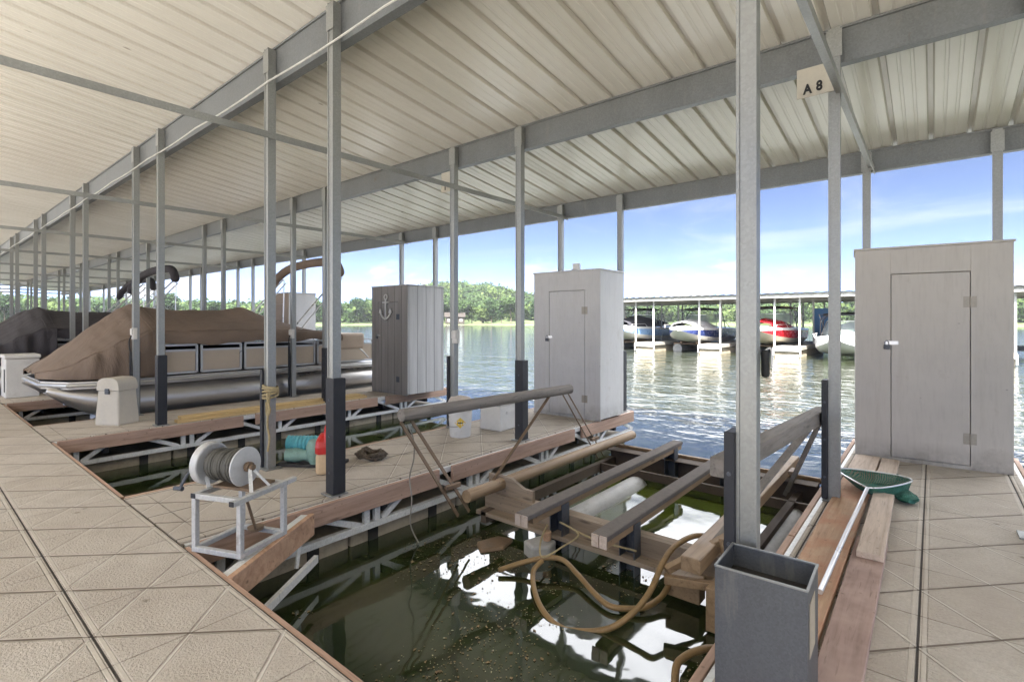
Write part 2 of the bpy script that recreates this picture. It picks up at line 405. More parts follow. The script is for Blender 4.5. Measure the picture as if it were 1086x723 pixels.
def water_mat():
    t = NT('lake_water')
    g = t.n.new('ShaderNodeNewGeometry'); sep = t.n.new('ShaderNodeSeparateXYZ'); t.lk(g.outputs['Position'], sep.inputs[0])
    P_ = g.outputs['Position']
    Y = sep.outputs[1]
    open_ = t.rng(Y, 6.3, 10.5, 0.0, 1, True)                 # sheltered in the slips, rippled beyond the eave
    far = t.rng(Y, 20, 160, 1, .55)
    def nz(s, d, sx=1, sy=1, dist=0):
        mp = t.n.new('ShaderNodeMapping'); mp.inputs['Scale'].default_value = (sx, sy, 1); mp.inputs['Rotation'].default_value = (0,0,.35)
        t.lk(P_, mp.inputs[0]); return t.noise(s, d, .55, vec=mp.outputs[0], dist=dist)
    w1 = nz(.55, 3, 1, 1.6); w2 = nz(1.9, 3, 1, 1.5, .4); w3 = nz(5.5, 2)
    w = t.math('ADD', t.math('ADD', t.math('MULTIPLY', w1, .45), t.math('MULTIPLY', w2, .20)), t.math('MULTIPLY', w3, .035))
    s1 = nz(.8, 2); s2 = nz(3.2, 2)
    still = t.math('ADD', t.math('MULTIPLY', s1, .05), t.math('MULTIPLY', s2, .010))
    h = t.math('ADD', t.math('MULTIPLY', t.math('MULTIPLY', w, open_), far), still)
    nm = t.bump(h, 1., .22)
    murk = nz(.7, 5, dist=.8); m2 = nz(4, 4)
    col = t.ramp(murk, [(.3, (.012,.020,.006)), (.55, (.022,.034,.010)), (.75, (.040,.048,.016))])
    col = t.mix(t.rng(m2, .5, .72, 0, .4), col, (.026,.025,.012))
    sx = sep.outputs[0]
    hill_refl = t.math('MULTIPLY', t.math('MULTIPLY', t.rng(sx, -3.3, -3.0, 0, 1, True), t.rng(sx, -1.0, -.7, 1, 0, True)), t.math('MULTIPLY', t.rng(Y, 3.7, 4.4, 0, 1, True), t.rng(Y, 5.6, 6.2, 1, 0, True)))
    col = t.mix(t.math('MULTIPLY', hill_refl, t.rng(m2, .3, .6, .25, 1)), col, (.075,.10,.012))      # green hill reflection painted into the water inside the lift
    col = t.mix(open_, col, t.mix(t.rng(w1, .35, .65), (.024,.029,.016), (.034,.039,.026)))
    scum = t.math('MULTIPLY', t.rng(nz(1.1, 6, dist=.7), .48, .66, 0, 1), t.math('SUBTRACT', 1., open_))
    col = t.mix(t.math('MULTIPLY', scum, t.rng(nz(38, 3), .42, .62, 0, .75)), col, (.085,.080,.05))     # pollen film broken into specks
    m = t.fin(col, t.math('ADD', .03, t.math('MULTIPLY', scum, .07)), 0, nm, ior=t.rng(Y, 5.0, 7.5, 1.95, 3.3, True), spec=.5)
    return m
M['water'] = water_mat()

def leafy(name, a, b, c):
    t = NT(name)
    oi = t.n.new('ShaderNodeObjectInfo')
    n = t.noise(.11, 3, .6, vec=t.mapping(src='World')); n2 = t.noise(1.2, 3, .7, vec=t.mapping(src='World'))
    f = t.math('ADD', t.math('MULTIPLY', n, .65), t.math('MULTIPLY', n2, .35))
    f = t.math('ADD', f, t.math('MULTIPLY', t.math('SUBTRACT', oi.outputs['Random'], .5), .22))
    col = t.ramp(f, [(.33, a), (.5, b), (.68, c)])
    t.fin(col, .8, 0, spec=.15)
    tr = t.n.new('ShaderNodeBsdfTranslucent'); t.lk(col, tr.inputs[0])
    mx = t.n.new('ShaderNodeMixShader'); mx.inputs[0].default_value = .3
    t.lk(t.b.outputs[0], mx.inputs[1]); t.lk(tr.outputs[0], mx.inputs[2]); t.lk(mx.outputs[0], t.out.inputs[0])
    return t.m
M['leaf_a'] = leafy('leaves_mid_green', (.022,.045,.014), (.043,.075,.024), (.075,.112,.036))
M['leaf_b'] = leafy('leaves_yellow_green', (.038,.064,.018), (.068,.104,.03), (.10,.138,.045))
M['leaf_c'] = leafy('leaves_dark_green', (.016,.036,.014), (.032,.06,.022), (.056,.09,.03))
def ground_mat():
    t = NT('bank_grass'); g = t.n.new('ShaderNodeNewGeometry'); sep = t.n.new('ShaderNodeSeparateXYZ'); t.lk(g.outputs['Position'], sep.inputs[0])
    n = t.noise(.05, 5, .6, vec=t.mapping(src='World')); n2 = t.noise(.6, 4, .6, vec=t.mapping(src='World'))
    col = t.ramp(n, [(.35, (.045,.075,.02)), (.55, (.075,.115,.03)), (.7, (.11,.14,.045))])
    col = t.mix(t.rng(n2, .45, .7, 0, .4), col, (.13,.12,.065))
    shore = t.rng(sep.outputs[2], -.45, -.25, 1, 0)
    col = t.mix(shore, col, (.10,.095,.06))
    return t.fin(col, .9)
M['ground'] = ground_mat()
M['gravel_bounce'] = simple('bounce_gravel', (.27,.26,.235), .9, 0, .15, 2, .3, 30)
M['leaf_litter'] = simple('fallen_leaves', (.20,.135,.075), .8, 0, .5, 30)
M['litter_pale'] = simple('pale_flakes', (.42,.37,.28), .8, 0, .4, 30)
def glass_mat():
    t = NT('tinted_windshield'); t.fin((.42,.48,.48), .05, 0, ior=1.5); t.b.inputs['Alpha'].default_value = .5; return t.m
M['glass'] = glass_mat()

# ------------------------------------------------------------------ key sizes (metres; z = 0 is the deck, lake at -.46)
WZ = -.46
PER = 4.1                       # one slip and one finger
NF = 11                         # fingers
YB = (2.18, 4.5, 6.9)           # the three beams towards the lake
BZ = ((3.52, 3.85), (3.29, 3.565), (3.01, 3.255))
def roof_z(y): return 3.575 + (4.5 - y)*.128
XR = (-44.5, 7.5)
RY0 = -6.2                      # unseen rear roof edge, placed to control how far sun reaches under

# ------------------------------------------------------------------ roof
roof = thing('dock_roof', 'long white ribbed metal roof on grey beams above the boat slips', 'roof', (0, 0, 3.3))
def sheet(y0, y1, zf):
    prof = []
    P = .305; n = int((XR[1]-XR[0])/P)
    x0 = -4.29 - P*int((-4.29-XR[0])/P)
    for k in range(n):
        b = x0 + k*P
        for dx, dz in ((0,.0),(.012,.036),(.046,.036),(.058,0),(.118,0),(.124,.005),(.142,.005),(.148,0),(.206,0),(.212,.005),(.230,.005),(.236,0)):
            prof.append((b + dx - .027, dz))
    ys = np.linspace(y0, y1, 3)
    rows = [[(x, y, zf(y) + dz - 3.3) for x, dz in prof] for y in ys]
    m = MB(); m.grid(rows, smooth=False)
    rows2 = [[(x, y, z + .012) for x, y, z in r] for r in rows]
    m.grid(rows2, smooth=False)
    return m
sheet(RY0, 7.2, roof_z).build('roof_sheet', M['roof'], roof, fix=False)
for y, (z0, z1) in zip(YB, BZ):                              # C-channels
    m = MB(); a, b = XR[0], XR[1]
    m.box(a, b, y+.036, y+.044, z0-3.3, z1-3.3)
    m.box(a, b, y+.044, y+.115, z0-3.3, z0+.008-3.3); m.box(a, b, y+.044, y+.115, z1-.010-3.3, z1-3.3-.002)
    m.box(a, b, y+.109, y+.115, z0+.008-3.3, z0+.03-3.3)
    m.box(a, b, y+.020, y+.036, z1-.022-3.3, z1-.004-3.3)
    m.build('beam', M['beam'], roof)
m = MB(); m.box(XR[0], XR[1], -5.5, -5.43, 4.48-3.3, 4.83-3.3); m.build('beam', M['beam'], roof)
cb = []
for i in range(0, 181):
    x = XR[0] + i*(XR[1]-XR[0])/180; cb.append((x, 2.135, 3.505 - 3.3 - .018*abs(math.sin(i*PI/6))))
MB().tube(cb, .008, 6).build('cable', M['wire_white'], roof)
for k in range(NF):                                          # cross ties from ridge side to the lake edge
    x = -.53 - PER*k
    MB().angle((x, -2.3, 3.02-3.3), (x, 7.0, 3.02-3.3), .06, .008, roll=PI).build('cross_tie', M['galv'], roof)

# ------------------------------------------------------------------ posts
FIN = ['beige locker finger', 'winch finger', 'anchor locker finger', 'finger behind the brown cover', 'finger beyond the charcoal cover']
ROW = ['walkway row', 'middle row', 'lake edge row']
def make_post(h, side):
    p = thing('roof_post', 'x', 'post')
    m = MB()
    w = .034
    m.box(-w, w, -w, w, 0, h)
    m.box(-w-.004, -w+.008, -w-.006, -w-.0005, 0, h); m.box(w-.008, w+.004, -w-.006, -w-.0005, 0, h)      # channel lips on the face
    m.build('tube', M['galv'], p)
    MB().box(-.075, .075, -.075, .075, .001, .012).build('base_plate', M['galv'], p, .002)
    b = MB()
    if side > 0: b.box(-.037, .074, -.056, .052, .015, .905)
    else: b.box(-.080, -.0385, -.062, .062, .015, .905)
    bp = b.build('bumper_strip', M['black_plastic'], p, .006)
    for z in (.18, .46, .74):
        bx_, by_ = (.02, -.062) if side > 0 else (-.058, -.068)
        MB().lathe([(.009, 0), (.009, .007)], (bx_, by_, z), 8, 'y').build('bolt', M['dark_steel'], bp)
    c = MB(); c.box(-.05, .05, -.002-w-.008, -w-.0065, h-.22, h-.02); c.build('beam_clip', M['galv'], p)
    return p
protos = {}
for k in range(NF):
    for r, y in enumerate(YB):
        for s in (-1, 1):
            x = (-.57 if s < 0 else .5) - PER*k
            if k == 0 and s > 0:
                if r == 0: continue
                x -= .015
            h = BZ[r][1] - .03
            side = 'left' if s < 0 else 'right'
            if k < 5:
                lab = f'galvanized roof post in the {ROW[r]}, {side} side of {FIN[k]}'; grp = 'roof posts on the finger docks'
            else:
                lab = 'thin galvanized roof post far down the dock past the covered boats'; grp = 'roof posts far down the dock'
            if k < 5 and r == 0 and k == 0: lab = 'nearest thick galvanized roof post standing just behind the zinc bin'
            key = (r, s)
            if key not in protos:
                p = make_post(h, s); protos[key] = p; p.location = (x, y, 0); p['label'] = lab; p['group'] = grp
            else: copy_tree(protos[key], (x, y, 0), None, lab, grp)

# ------------------------------------------------------------------ finger docks
DW = .605; DL = 5.98
def truss(m, x, y0, y1, sgn):
    zt, zb = -.06, -.30
    m.bar((x, y0, zb), (x, y1, zb), .045, .05)
    m.bar((x, y0, zt+.02), (x, y1, zt+.02), .04, .05)
    n = 5; L = (y1-y0)/n
    for i in range(n):
        a = y0 + i*L
        m.bar((x, a+.10, zb+.02), (x, a+.10, zt), .035, .05); m.bar((x, a+.20, zb+.02), (x, a+.20, zt), .035, .05)
        m.bar((x, a+.25, zb+.02), (x, a+.25+.33, zt), .03, .045); m.bar((x, a+.72, zt), (x, a+L+.04, zb+.02), .03, .045)
def make_finger():
    f = thing('finger_dock', 'x', 'dock', (0, 0, 0), 0, 'finger docks between the boat slips')
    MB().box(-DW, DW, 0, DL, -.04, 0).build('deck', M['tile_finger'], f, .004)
    for s in (-1, 1):
        m = MB(); truss(m, s*(DW+.012), .02, DL-.02, s); m.build('truss', M['galv_white'], f)
        segs = [(.05, 2.05), (2.22, 4.32), (4.50, 5.95)] if s > 0 else [(.02, 2.5), (2.52, 5.95)]
        for a, b in segs:
            x0, x1 = (DW+.036, DW+.072) if s > 0 else (-DW-.072, -DW-.036)
            MB().box(x0, x1, a, b, -.155, -.008 + .004*random.random()).build('fascia_board', M['fascia'], f, .004)
    MB().box(-DW-.03, DW+.03, DL+.002, DL+.04, -.155, -.01).build('end_board', M['fascia_x'], f, .004)
    for i in range(5):
        a = .04 + i*1.18
        fl = MB().box(-DW+.06, DW-.06, a, a+1.16, WZ-.25, -.335).build('float', M['float'], f, .02)
        for s in (-1, 1):
            for yy in (a+.2, a+.85):
                MB().box(s*(DW-.055)-.012, s*(DW-.055)+.012, yy-.045, yy+.045, WZ-.05, -.32).build('float_bracket', M['dark_brace'], fl)
    for i in range(6): MB().bar((-DW, .5+i, -.2), (DW, .5+i, -.2), .05, .06).build('cross_brace', M['dark_brace'], f)
    return f
f0 = make_finger()
FL = ['finger dock on the right bearing the beige locker and planks', 'middle finger dock with the winch, bucket and light grey locker', 'finger dock with yellow lumber and the dark anchor locker', 'finger dock between the brown and the dark covered boats', 'finger dock just past the dark covered boat']
fingers = []
for k in range(NF):
    lab = FL[k] if k < 5 else 'distant finger dock far down the walkway'
    loc = (-.035 - PER*k, 1.1, 0)
    if k == 0: f0.location = loc; f0['label'] = lab; fingers.append(f0)
    else: fingers.append(copy_tree(f0, loc, None, lab, 'finger docks between the boat slips' if k < 5 else 'distant finger docks'))
# diagonal corner brace where the winch finger meets the walkway
fa = fingers[1]; ox, oy = fa.location.x, fa.location.y
m = MB(); A_ = Vector((-2.86-ox, 1.12-oy, 0)); B_ = Vector((-3.36-ox, 1.86-oy, 0))
m.bar(A_ + Vector((0,0,-.075)), B_ + Vector((0,0,-.075)), .036, .15); m.build('corner_board', M['oak_board'], fa, .004)
m = MB(); m.bar(A_ + Vector((.02,.05,-.32)), B_ + Vector((.02,.02,-.32)), .03, .05)
m.bar(A_ + Vector((-.03,.1,-.15)), A_ + Vector((-.08,.17,-.32)), .02); m.bar(B_ + Vector((.02,-.1,-.15)), B_ + Vector((.05,-.14,-.32)), .02)
m.bar(A_ + Vector((-.05,-.03,-.04)), B_ + Vector((-.05,-.03,-.04)), .05, .05)
m.build('corner_brace', M['galv_white'], fa)

# ------------------------------------------------------------------ main walkway (setting)
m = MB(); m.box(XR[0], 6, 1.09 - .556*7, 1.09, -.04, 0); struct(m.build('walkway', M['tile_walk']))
m = MB(); m.box(XR[0], 6, 1.096, 1.125, -.16, -.004)
segs = []
struct(MB().box(XR[0], 6, 1.09-.556*7-.04, 1.09-.556*7-.004, -.16, -.005).build('walkway_edge', M['fascia_x']))
m = MB()
edges = sorted([-.035 - PER*k for k in range(NF)])
xx = XR[0]
for e in edges:
    m.box(xx, e - DW - .08, 1.092, 1.122, -.15, -.006); xx = e + DW + .08 + (.0)
m.box(xx, 6, 1.092, 1.122, -.15, -.006)
struct(m.build('walkway_edge', M['fascia_x'], None, .003))
m = MB()
for k in range(22):
    m.box(XR[0]+k*2.3, XR[0]+k*2.3+2.1, -2.6, .95, WZ-.25, -.2)
struct(m.build('walkway_float', M['float']))

# ------------------------------------------------------------------ lake, banks, hills
def plane(name, mat, x0, x1, y0, y1, z, nx=2, ny=2):
    m = MB(); m.grid([[(x, y, z) for x in np.linspace(x0, x1, nx)] for y in np.linspace(y0, y1, ny)], False)
    o = m.build(name, mat, fix=False); return struct(o)
plane('lake_water', M['water'], -900, 900, -60, 900, WZ)
plane('lake_bed', M['ground'], -950, 950, -80, 950, WZ-2.5)
# skyline table: direction from the camera (degrees right of +Y) -> elevation of the tree line
F_ = 540.; HY = 340.
SKY = [(-400,318),(-150,318),(0,316),(120,318),(180,320),(250,323),(300,321),(365,323),(400,317),(440,308),(480,304),(520,306),(560,313),(600,318),(700,321),(800,319),(900,325),(1086,321),(1500,322)]
def elev(beta):
    u = math.tan(math.radians(max(-78, min(84, beta + 39.6)))); x = 543 + F_*u
    if x <= SKY[0][0]: y = SKY[0][1]
    elif x >= SKY[-1][0]: y = SKY[-1][1]
    else:
        for (a, ya), (b, yb) in zip(SKY, SKY[1:]):
            if a <= x <= b: y = ya + (yb-ya)*(x-a)/(b-a); break
    return (HY - y)/F_*math.cos(math.atan(u))
R0, R1 = 212., 400.
def shore(beta): return R0 + 9*math.sin(beta*.21) + 5*math.sin(beta*.57+1)
def hill_z(beta, r):
    s0 = shore(beta); ridge = elev(beta)*R1 + 1.35 - 8.0 + 4.0*math.exp(-((beta+45)/7.5)**2)
    t = (r - s0)/(R1 - s0)
    if t < 0: return WZ - 1.2*min(1, -t*8)
    if t < .09: return WZ + t/.09*1.0
    tt = min(1, (t-.09)/.91); s = tt*tt*(3-2*tt)
    z = WZ + 1.0 + (ridge - WZ - 1.0)*s
    if t > 1: z = ridge - (r - R1)*.05
    return z + 1.2*noise.noise(Vector((beta*.2, r*.02, 0)))*min(1, t*3)
rows = []
for i in range(141):
    b = -112 + i*1.45
    row = []
    for r in [200,206,209,212,215,218,221,225,232,242,255,275,300,325,350,375,400,430,470,560]:
        a = math.radians(b); row.append((r*math.sin(a), r*math.cos(a), hill_z(b, r)))
    rows.append(row)
m = MB(); m.grid(rows, True); struct(m.build('wooded_hill', M['ground'], fix=False))
# unseen pale bank behind the camera, added to bounce sunlight under the roof
m = MB(); m.grid([[(x, y, z) for y, z in ((-2.86,-1.2),(-2.9,-.25),(-6,-.1),(-30,.5),(-60,.9),(-200,3))] for x in np.linspace(-300, 300, 25)], True)
struct(m.build('bounce_bank', M['gravel_bounce'], fix=False))

# ------------------------------------------------------------------ foliage
def leaf_cloud(centers, radii, n, size, jitter=.35):
    """many small leaf-clump quads spread through uneven ellipsoids; returns verts, faces"""
    V = []; 
    for (cx, cy, cz), (rx, rz) in zip(centers, radii):
        d = rng.normal(size=(n, 3)); d /= np.linalg.norm(d, axis=1)[:, None]
        rad = (rng.random(n)**.4)
        lob = 1 + jitter*np.sin(d[:,0]*3.1+cx)*np.cos(d[:,1]*2.7+cy) + jitter*.6*np.sin(d[:,2]*4+cz)
        p = d*(rad*lob)[:,None]*np.array([rx, rx, rz]) + np.array([cx, cy, cz])
        nrm = d + rng.normal(size=(n, 3))*.55; nrm /= np.linalg.norm(nrm, axis=1)[:, None]
        t = np.cross(nrm, rng.normal(size=(n, 3))); t /= np.linalg.norm(t, axis=1)[:, None]
        b = np.cross(nrm, t)
        s = size*(.6 + .8*rng.random(n))[:, None]
        q = np.stack([p - t*s - b*s*.7, p + t*s - b*s*.8, p + t*s*.8 + b*s, p - t*s*.9 + b*s*.7], 1)
        V.append(q.reshape(-1, 3))
    V = np.concatenate(V); k = len(V)//4
    return V, np.arange(k*4).reshape(k, 4)
def np_mesh(name, V, Fq, mat):
    me = bpy.data.meshes.new(name); me.vertices.add(len(V)); me.vertices.foreach_set('co', V.astype(np.float32).ravel())
    me.loops.add(Fq.size); me.loops.foreach_set('vertex_index', Fq.astype(np.int32).ravel())
    me.polygons.add(len(Fq)); me.polygons.foreach_set('loop_start', np.arange(0, Fq.size, 4, dtype=np.int32))
    me.update(calc_edges=True); me.validate(); me.materials.append(mat); return me
def polar(b, r): a = math.radians(b); return r*math.sin(a), r*math.cos(a)
mats = ['leaf_a', 'leaf_b', 'leaf_c']
buckets = {k: ([], []) for k in mats}
for i in range(5200):
    b = -104 + 150*rng.random()
    t = rng.random()**.85
    r = 226 + t*190
    if r - shore(b) < 13: continue
    x, y = polar(b, r); z = hill_z(b, r)
    hgt = rng.uniform(5.5, 9.0); w = hgt*rng.uniform(.42, .6)
    k = mats[int(rng.choice(3, p=[.5, .25, .25]))]
    buckets[k][0].append((x, y, z + hgt*.55)); buckets[k][1].append((w, hgt*.5))
for k in mats:
    V, Fq = leaf_cloud(*buckets[k], 85, .62)
    o = bpy.data.objects.new('hillside_forest', np_mesh('hillside_forest', V, Fq, M[k])); COL.objects.link(o)
    tag(o, {'leaf_a': 'mid green broadleaf woods covering the far hillside', 'leaf_b': 'yellow green woods scattered over the far hillside', 'leaf_c': 'dark green woods covering the far hillside'}[k], 'woods', None, 'stuff')
def make_tree(name, lab, h, w, mat, n=260, trunk=.25):
    t = thing(name, lab, 'tree', group='trees along the far shore')
    m = MB(); m.tube([(0,0,-.6),(.1,0,h*.25),(0,.15,h*.55),(.1,.1,h*.8)], [trunk, trunk*.75, trunk*.5, trunk*.15], 7)
    for q in range(5):
        a = q*2.4; m.tube([(0,0,h*(.28+.08*q)), (w*.35*math.cos(a), w*.35*math.sin(a), h*(.42+.08*q)), (w*.65*math.cos(a), w*.65*math.sin(a), h*(.52+.08*q))], [trunk*.4, trunk*.25, trunk*.08], 5)
    m.build('trunk', M['bark'], t)
    cs, rs = [], []
    for q in range(9):
        a = q*2.4 + rng.random(); rr = w*.55*math.sqrt(q/9); zz = h*(.42 + .46*rng.random())
        cs.append((rr*math.cos(a), rr*math.sin(a), zz)); rs.append((w*.5*(.8+.5*rng.random()), h*.17*(.8+.5*rng.random())))
    V, Fq = leaf_cloud(cs, rs, 150, .27)
    o = bpy.data.objects.new('crown', np_mesh('crown', V, Fq, M[mat])); COL.objects.link(o); o.parent = t
    return t
kinds = [('broadleaf_tree', 9.5, 4.3, 'leaf_a', 'round mid green tree'), ('broadleaf_tree', 8.0, 3.9, 'leaf_b', 'bright yellow green tree'), ('broadleaf_tree', 10.5, 4.0, 'leaf_c', 'tall dark green tree')]
TP = []
for kname, h, w, mt, lb in kinds: TP.append(make_tree(kname, 'x', h, w, mt))
spots = [(-88,0),(-84.5,2),(-81,1),(-77,0),(-73.5,2),(-70,0),(-67,1),(-64,2),(-61,0),(-58.5,0),(-56.4,2),(-54.2,1),(-52.2,0),(-50.3,1),(-49.0,0),(-47.6,2),(-46.4,0),(-45.2,0),(-44.1,1),(-43.0,1),(-41.9,2),(-40.8,2),(-39.7,0),(-38.4,1),(-36.8,2),(-34.5,0),(-31,1),(-27,2),(-23,0),(-19,1),(-15,2),(-10,0),(-5,1),(1,2)]
used = [False]*3
for i, (b, k) in enumerate(spots):
    r = shore(b) + 9 + 5*rng.random(); x, y = polar(b, r); z = hill_z(b, r)
    lab = kinds[k][4] + ' on the grassy far shore among similar trees'
    if not used[k]: o = TP[k]; used[k] = True; o['label'] = lab
    else: o = copy_tree(TP[k], (0,0,0), None, lab)
    o.location = (x, y, z); o.rotation_euler = (0, 0, rng.random()*6.28); s = rng.uniform(.85, 1.15); o.scale = (s, s, s)
    o['group'] = kinds[k][4] + 's along the far shore'
# a house under the trees
hb = -46.0; hr = shore(hb) + 8; hx, hy = polar(hb, hr)
h = thing('lake_house', 'small brown house with a dark roof among the trees on the far shore', 'house', (hx, hy, hill_z(hb, hr)), math.radians(46))
w_ = MB().box(-4, 4, -3, 3, -.8, 3).build('wall', M['house_wall'], h)
m = MB(); m.add([(-4.5,-3.6,2.9),(4.5,-3.6,2.9),(4.5,3.6,2.9),(-4.5,3.6,2.9),(-4.5,0,4.9),(4.5,0,4.9)], [(0,1,5,4),(2,3,4,5),(0,4,3),(1,2,5),(0,3,2,1)]); m.build('roof', M['shingle'], h)
for x in (-2.6, 0, 2.6):
    wn = MB().box(x-.7, x+.7, -3.05, -3.004, .8, 2.2).build('window', M['bark'], h); MB().box(x-.55, x+.55, -3.08, -3.055, .95, 2.05).build('pane', M['glass'], wn)

# ------------------------------------------------------------------ the dock across the water
FY = 28.2; FP = 3.78; FX0 = 1.95
fd = thing('far_dock_roof', 'long low grey metal roof of the boat dock across the water', 'roof', (-6, 32, 2.4))
m = MB(); rows = []
n = 170; xs = np.linspace(-12.2, 24, n*2)
for y, z in ((-4.2, .30), (4.2, .36)):
    rows.append([(x, y, z + (.022 if (i//2) % 2 else 0)) for i, x in enumerate(xs)])
rows.append([(x, 10.5, 0.30 + (.022 if (i//2) % 2 else 0)) for i, x in enumerate(xs)])
m.grid(rows, False); m.grid([[(x, y, z-.03) for x, y, z in r] for r in rows], False); m.build('roof_sheet', M['far_roof'], fd, fix=False)
MB().box(-12.2, 24, -4.1, -4.02, .08, .27).build('beam', M['far_fascia'], fd)
MB().box(-12.2, 24, -.05, .05, .05, .32).build('beam', M['far_fascia'], fd)
MB().box(-12.2, 24, 3.6, 3.7, .05, .32).build('beam', M['far_fascia'], fd)
wk = MB().box(-12.2, 24, 3.4, 5.4, -2.55, -2.35); 
tag(wk.build('far_walkway', M['far_deck'], None, 0, loc=(-6, 32, 2.4)), None, None, None, 'structure')
ff = thing('far_finger_dock', 'x', 'dock', group='finger docks of the dock across the water')
MB().box(-.62, .62, 0, 7.2, -.12, .05).build('deck', M['far_deck'], ff, .01)
MB().box(-.56, .56, .1, 7.0, WZ-.2, -.17).build('float', M['float'], ff)
m = MB()
for x in (-.6, .6): m.box(x-.03, x+.03, -.03, .03, WZ+.05, -.0)
m.box(-.62, .62, -.03, .0, -.17, -.1)
m.build('end_frame', M['far_white'], ff)
pf = MB().box(-.036, .036, -.036, .036, -.1, 2.48).build('far_front_post', M['far_white']); 
pb = MB().box(-.04, .04, -.04, .04, -.1, 2.45).build('far_rear_post', M['post_grey'])
first = [True, True, True]
FSP = []
for k in range(-3, 6):
    x = FX0 - FP*k
    lab = {2: 'far finger dock in front of the red boat, algae on its float', 3: 'far finger dock at the side of the navy striped boat', 4: 'far finger dock in front of the pale blue boat'}.get(k, 'far finger dock under the roof across the water')
    grp = 'finger docks of the dock across the water' + ('' if k in (2,3,4) else ', plain')
    if first[0]: o = ff; first[0] = False; o.location = (x, FY, 0); o['label'] = lab; o['group'] = grp
    else: copy_tree(ff, (x, FY, 0), None, lab, grp)
    for s in (-.56, .56):
        for yy, pr, nm, gg in ((FY+.05, pf, 'white front post of the dock across the water', 'white front posts across the water'), (FY+3.8, pb, 'grey rear post under the roof across the water', 'grey rear posts across the water'), (FY+7.4, pb, 'grey rear post under the roof across the water', 'grey rear posts across the water')):
            i = 1 if pr is pf else 2
            if first[i]: o = pr; first[i] = False
            else: o = pr.copy(); COL.objects.link(o)
            o.location = (x+s, yy, 0); tag(o, nm, 'post', gg)

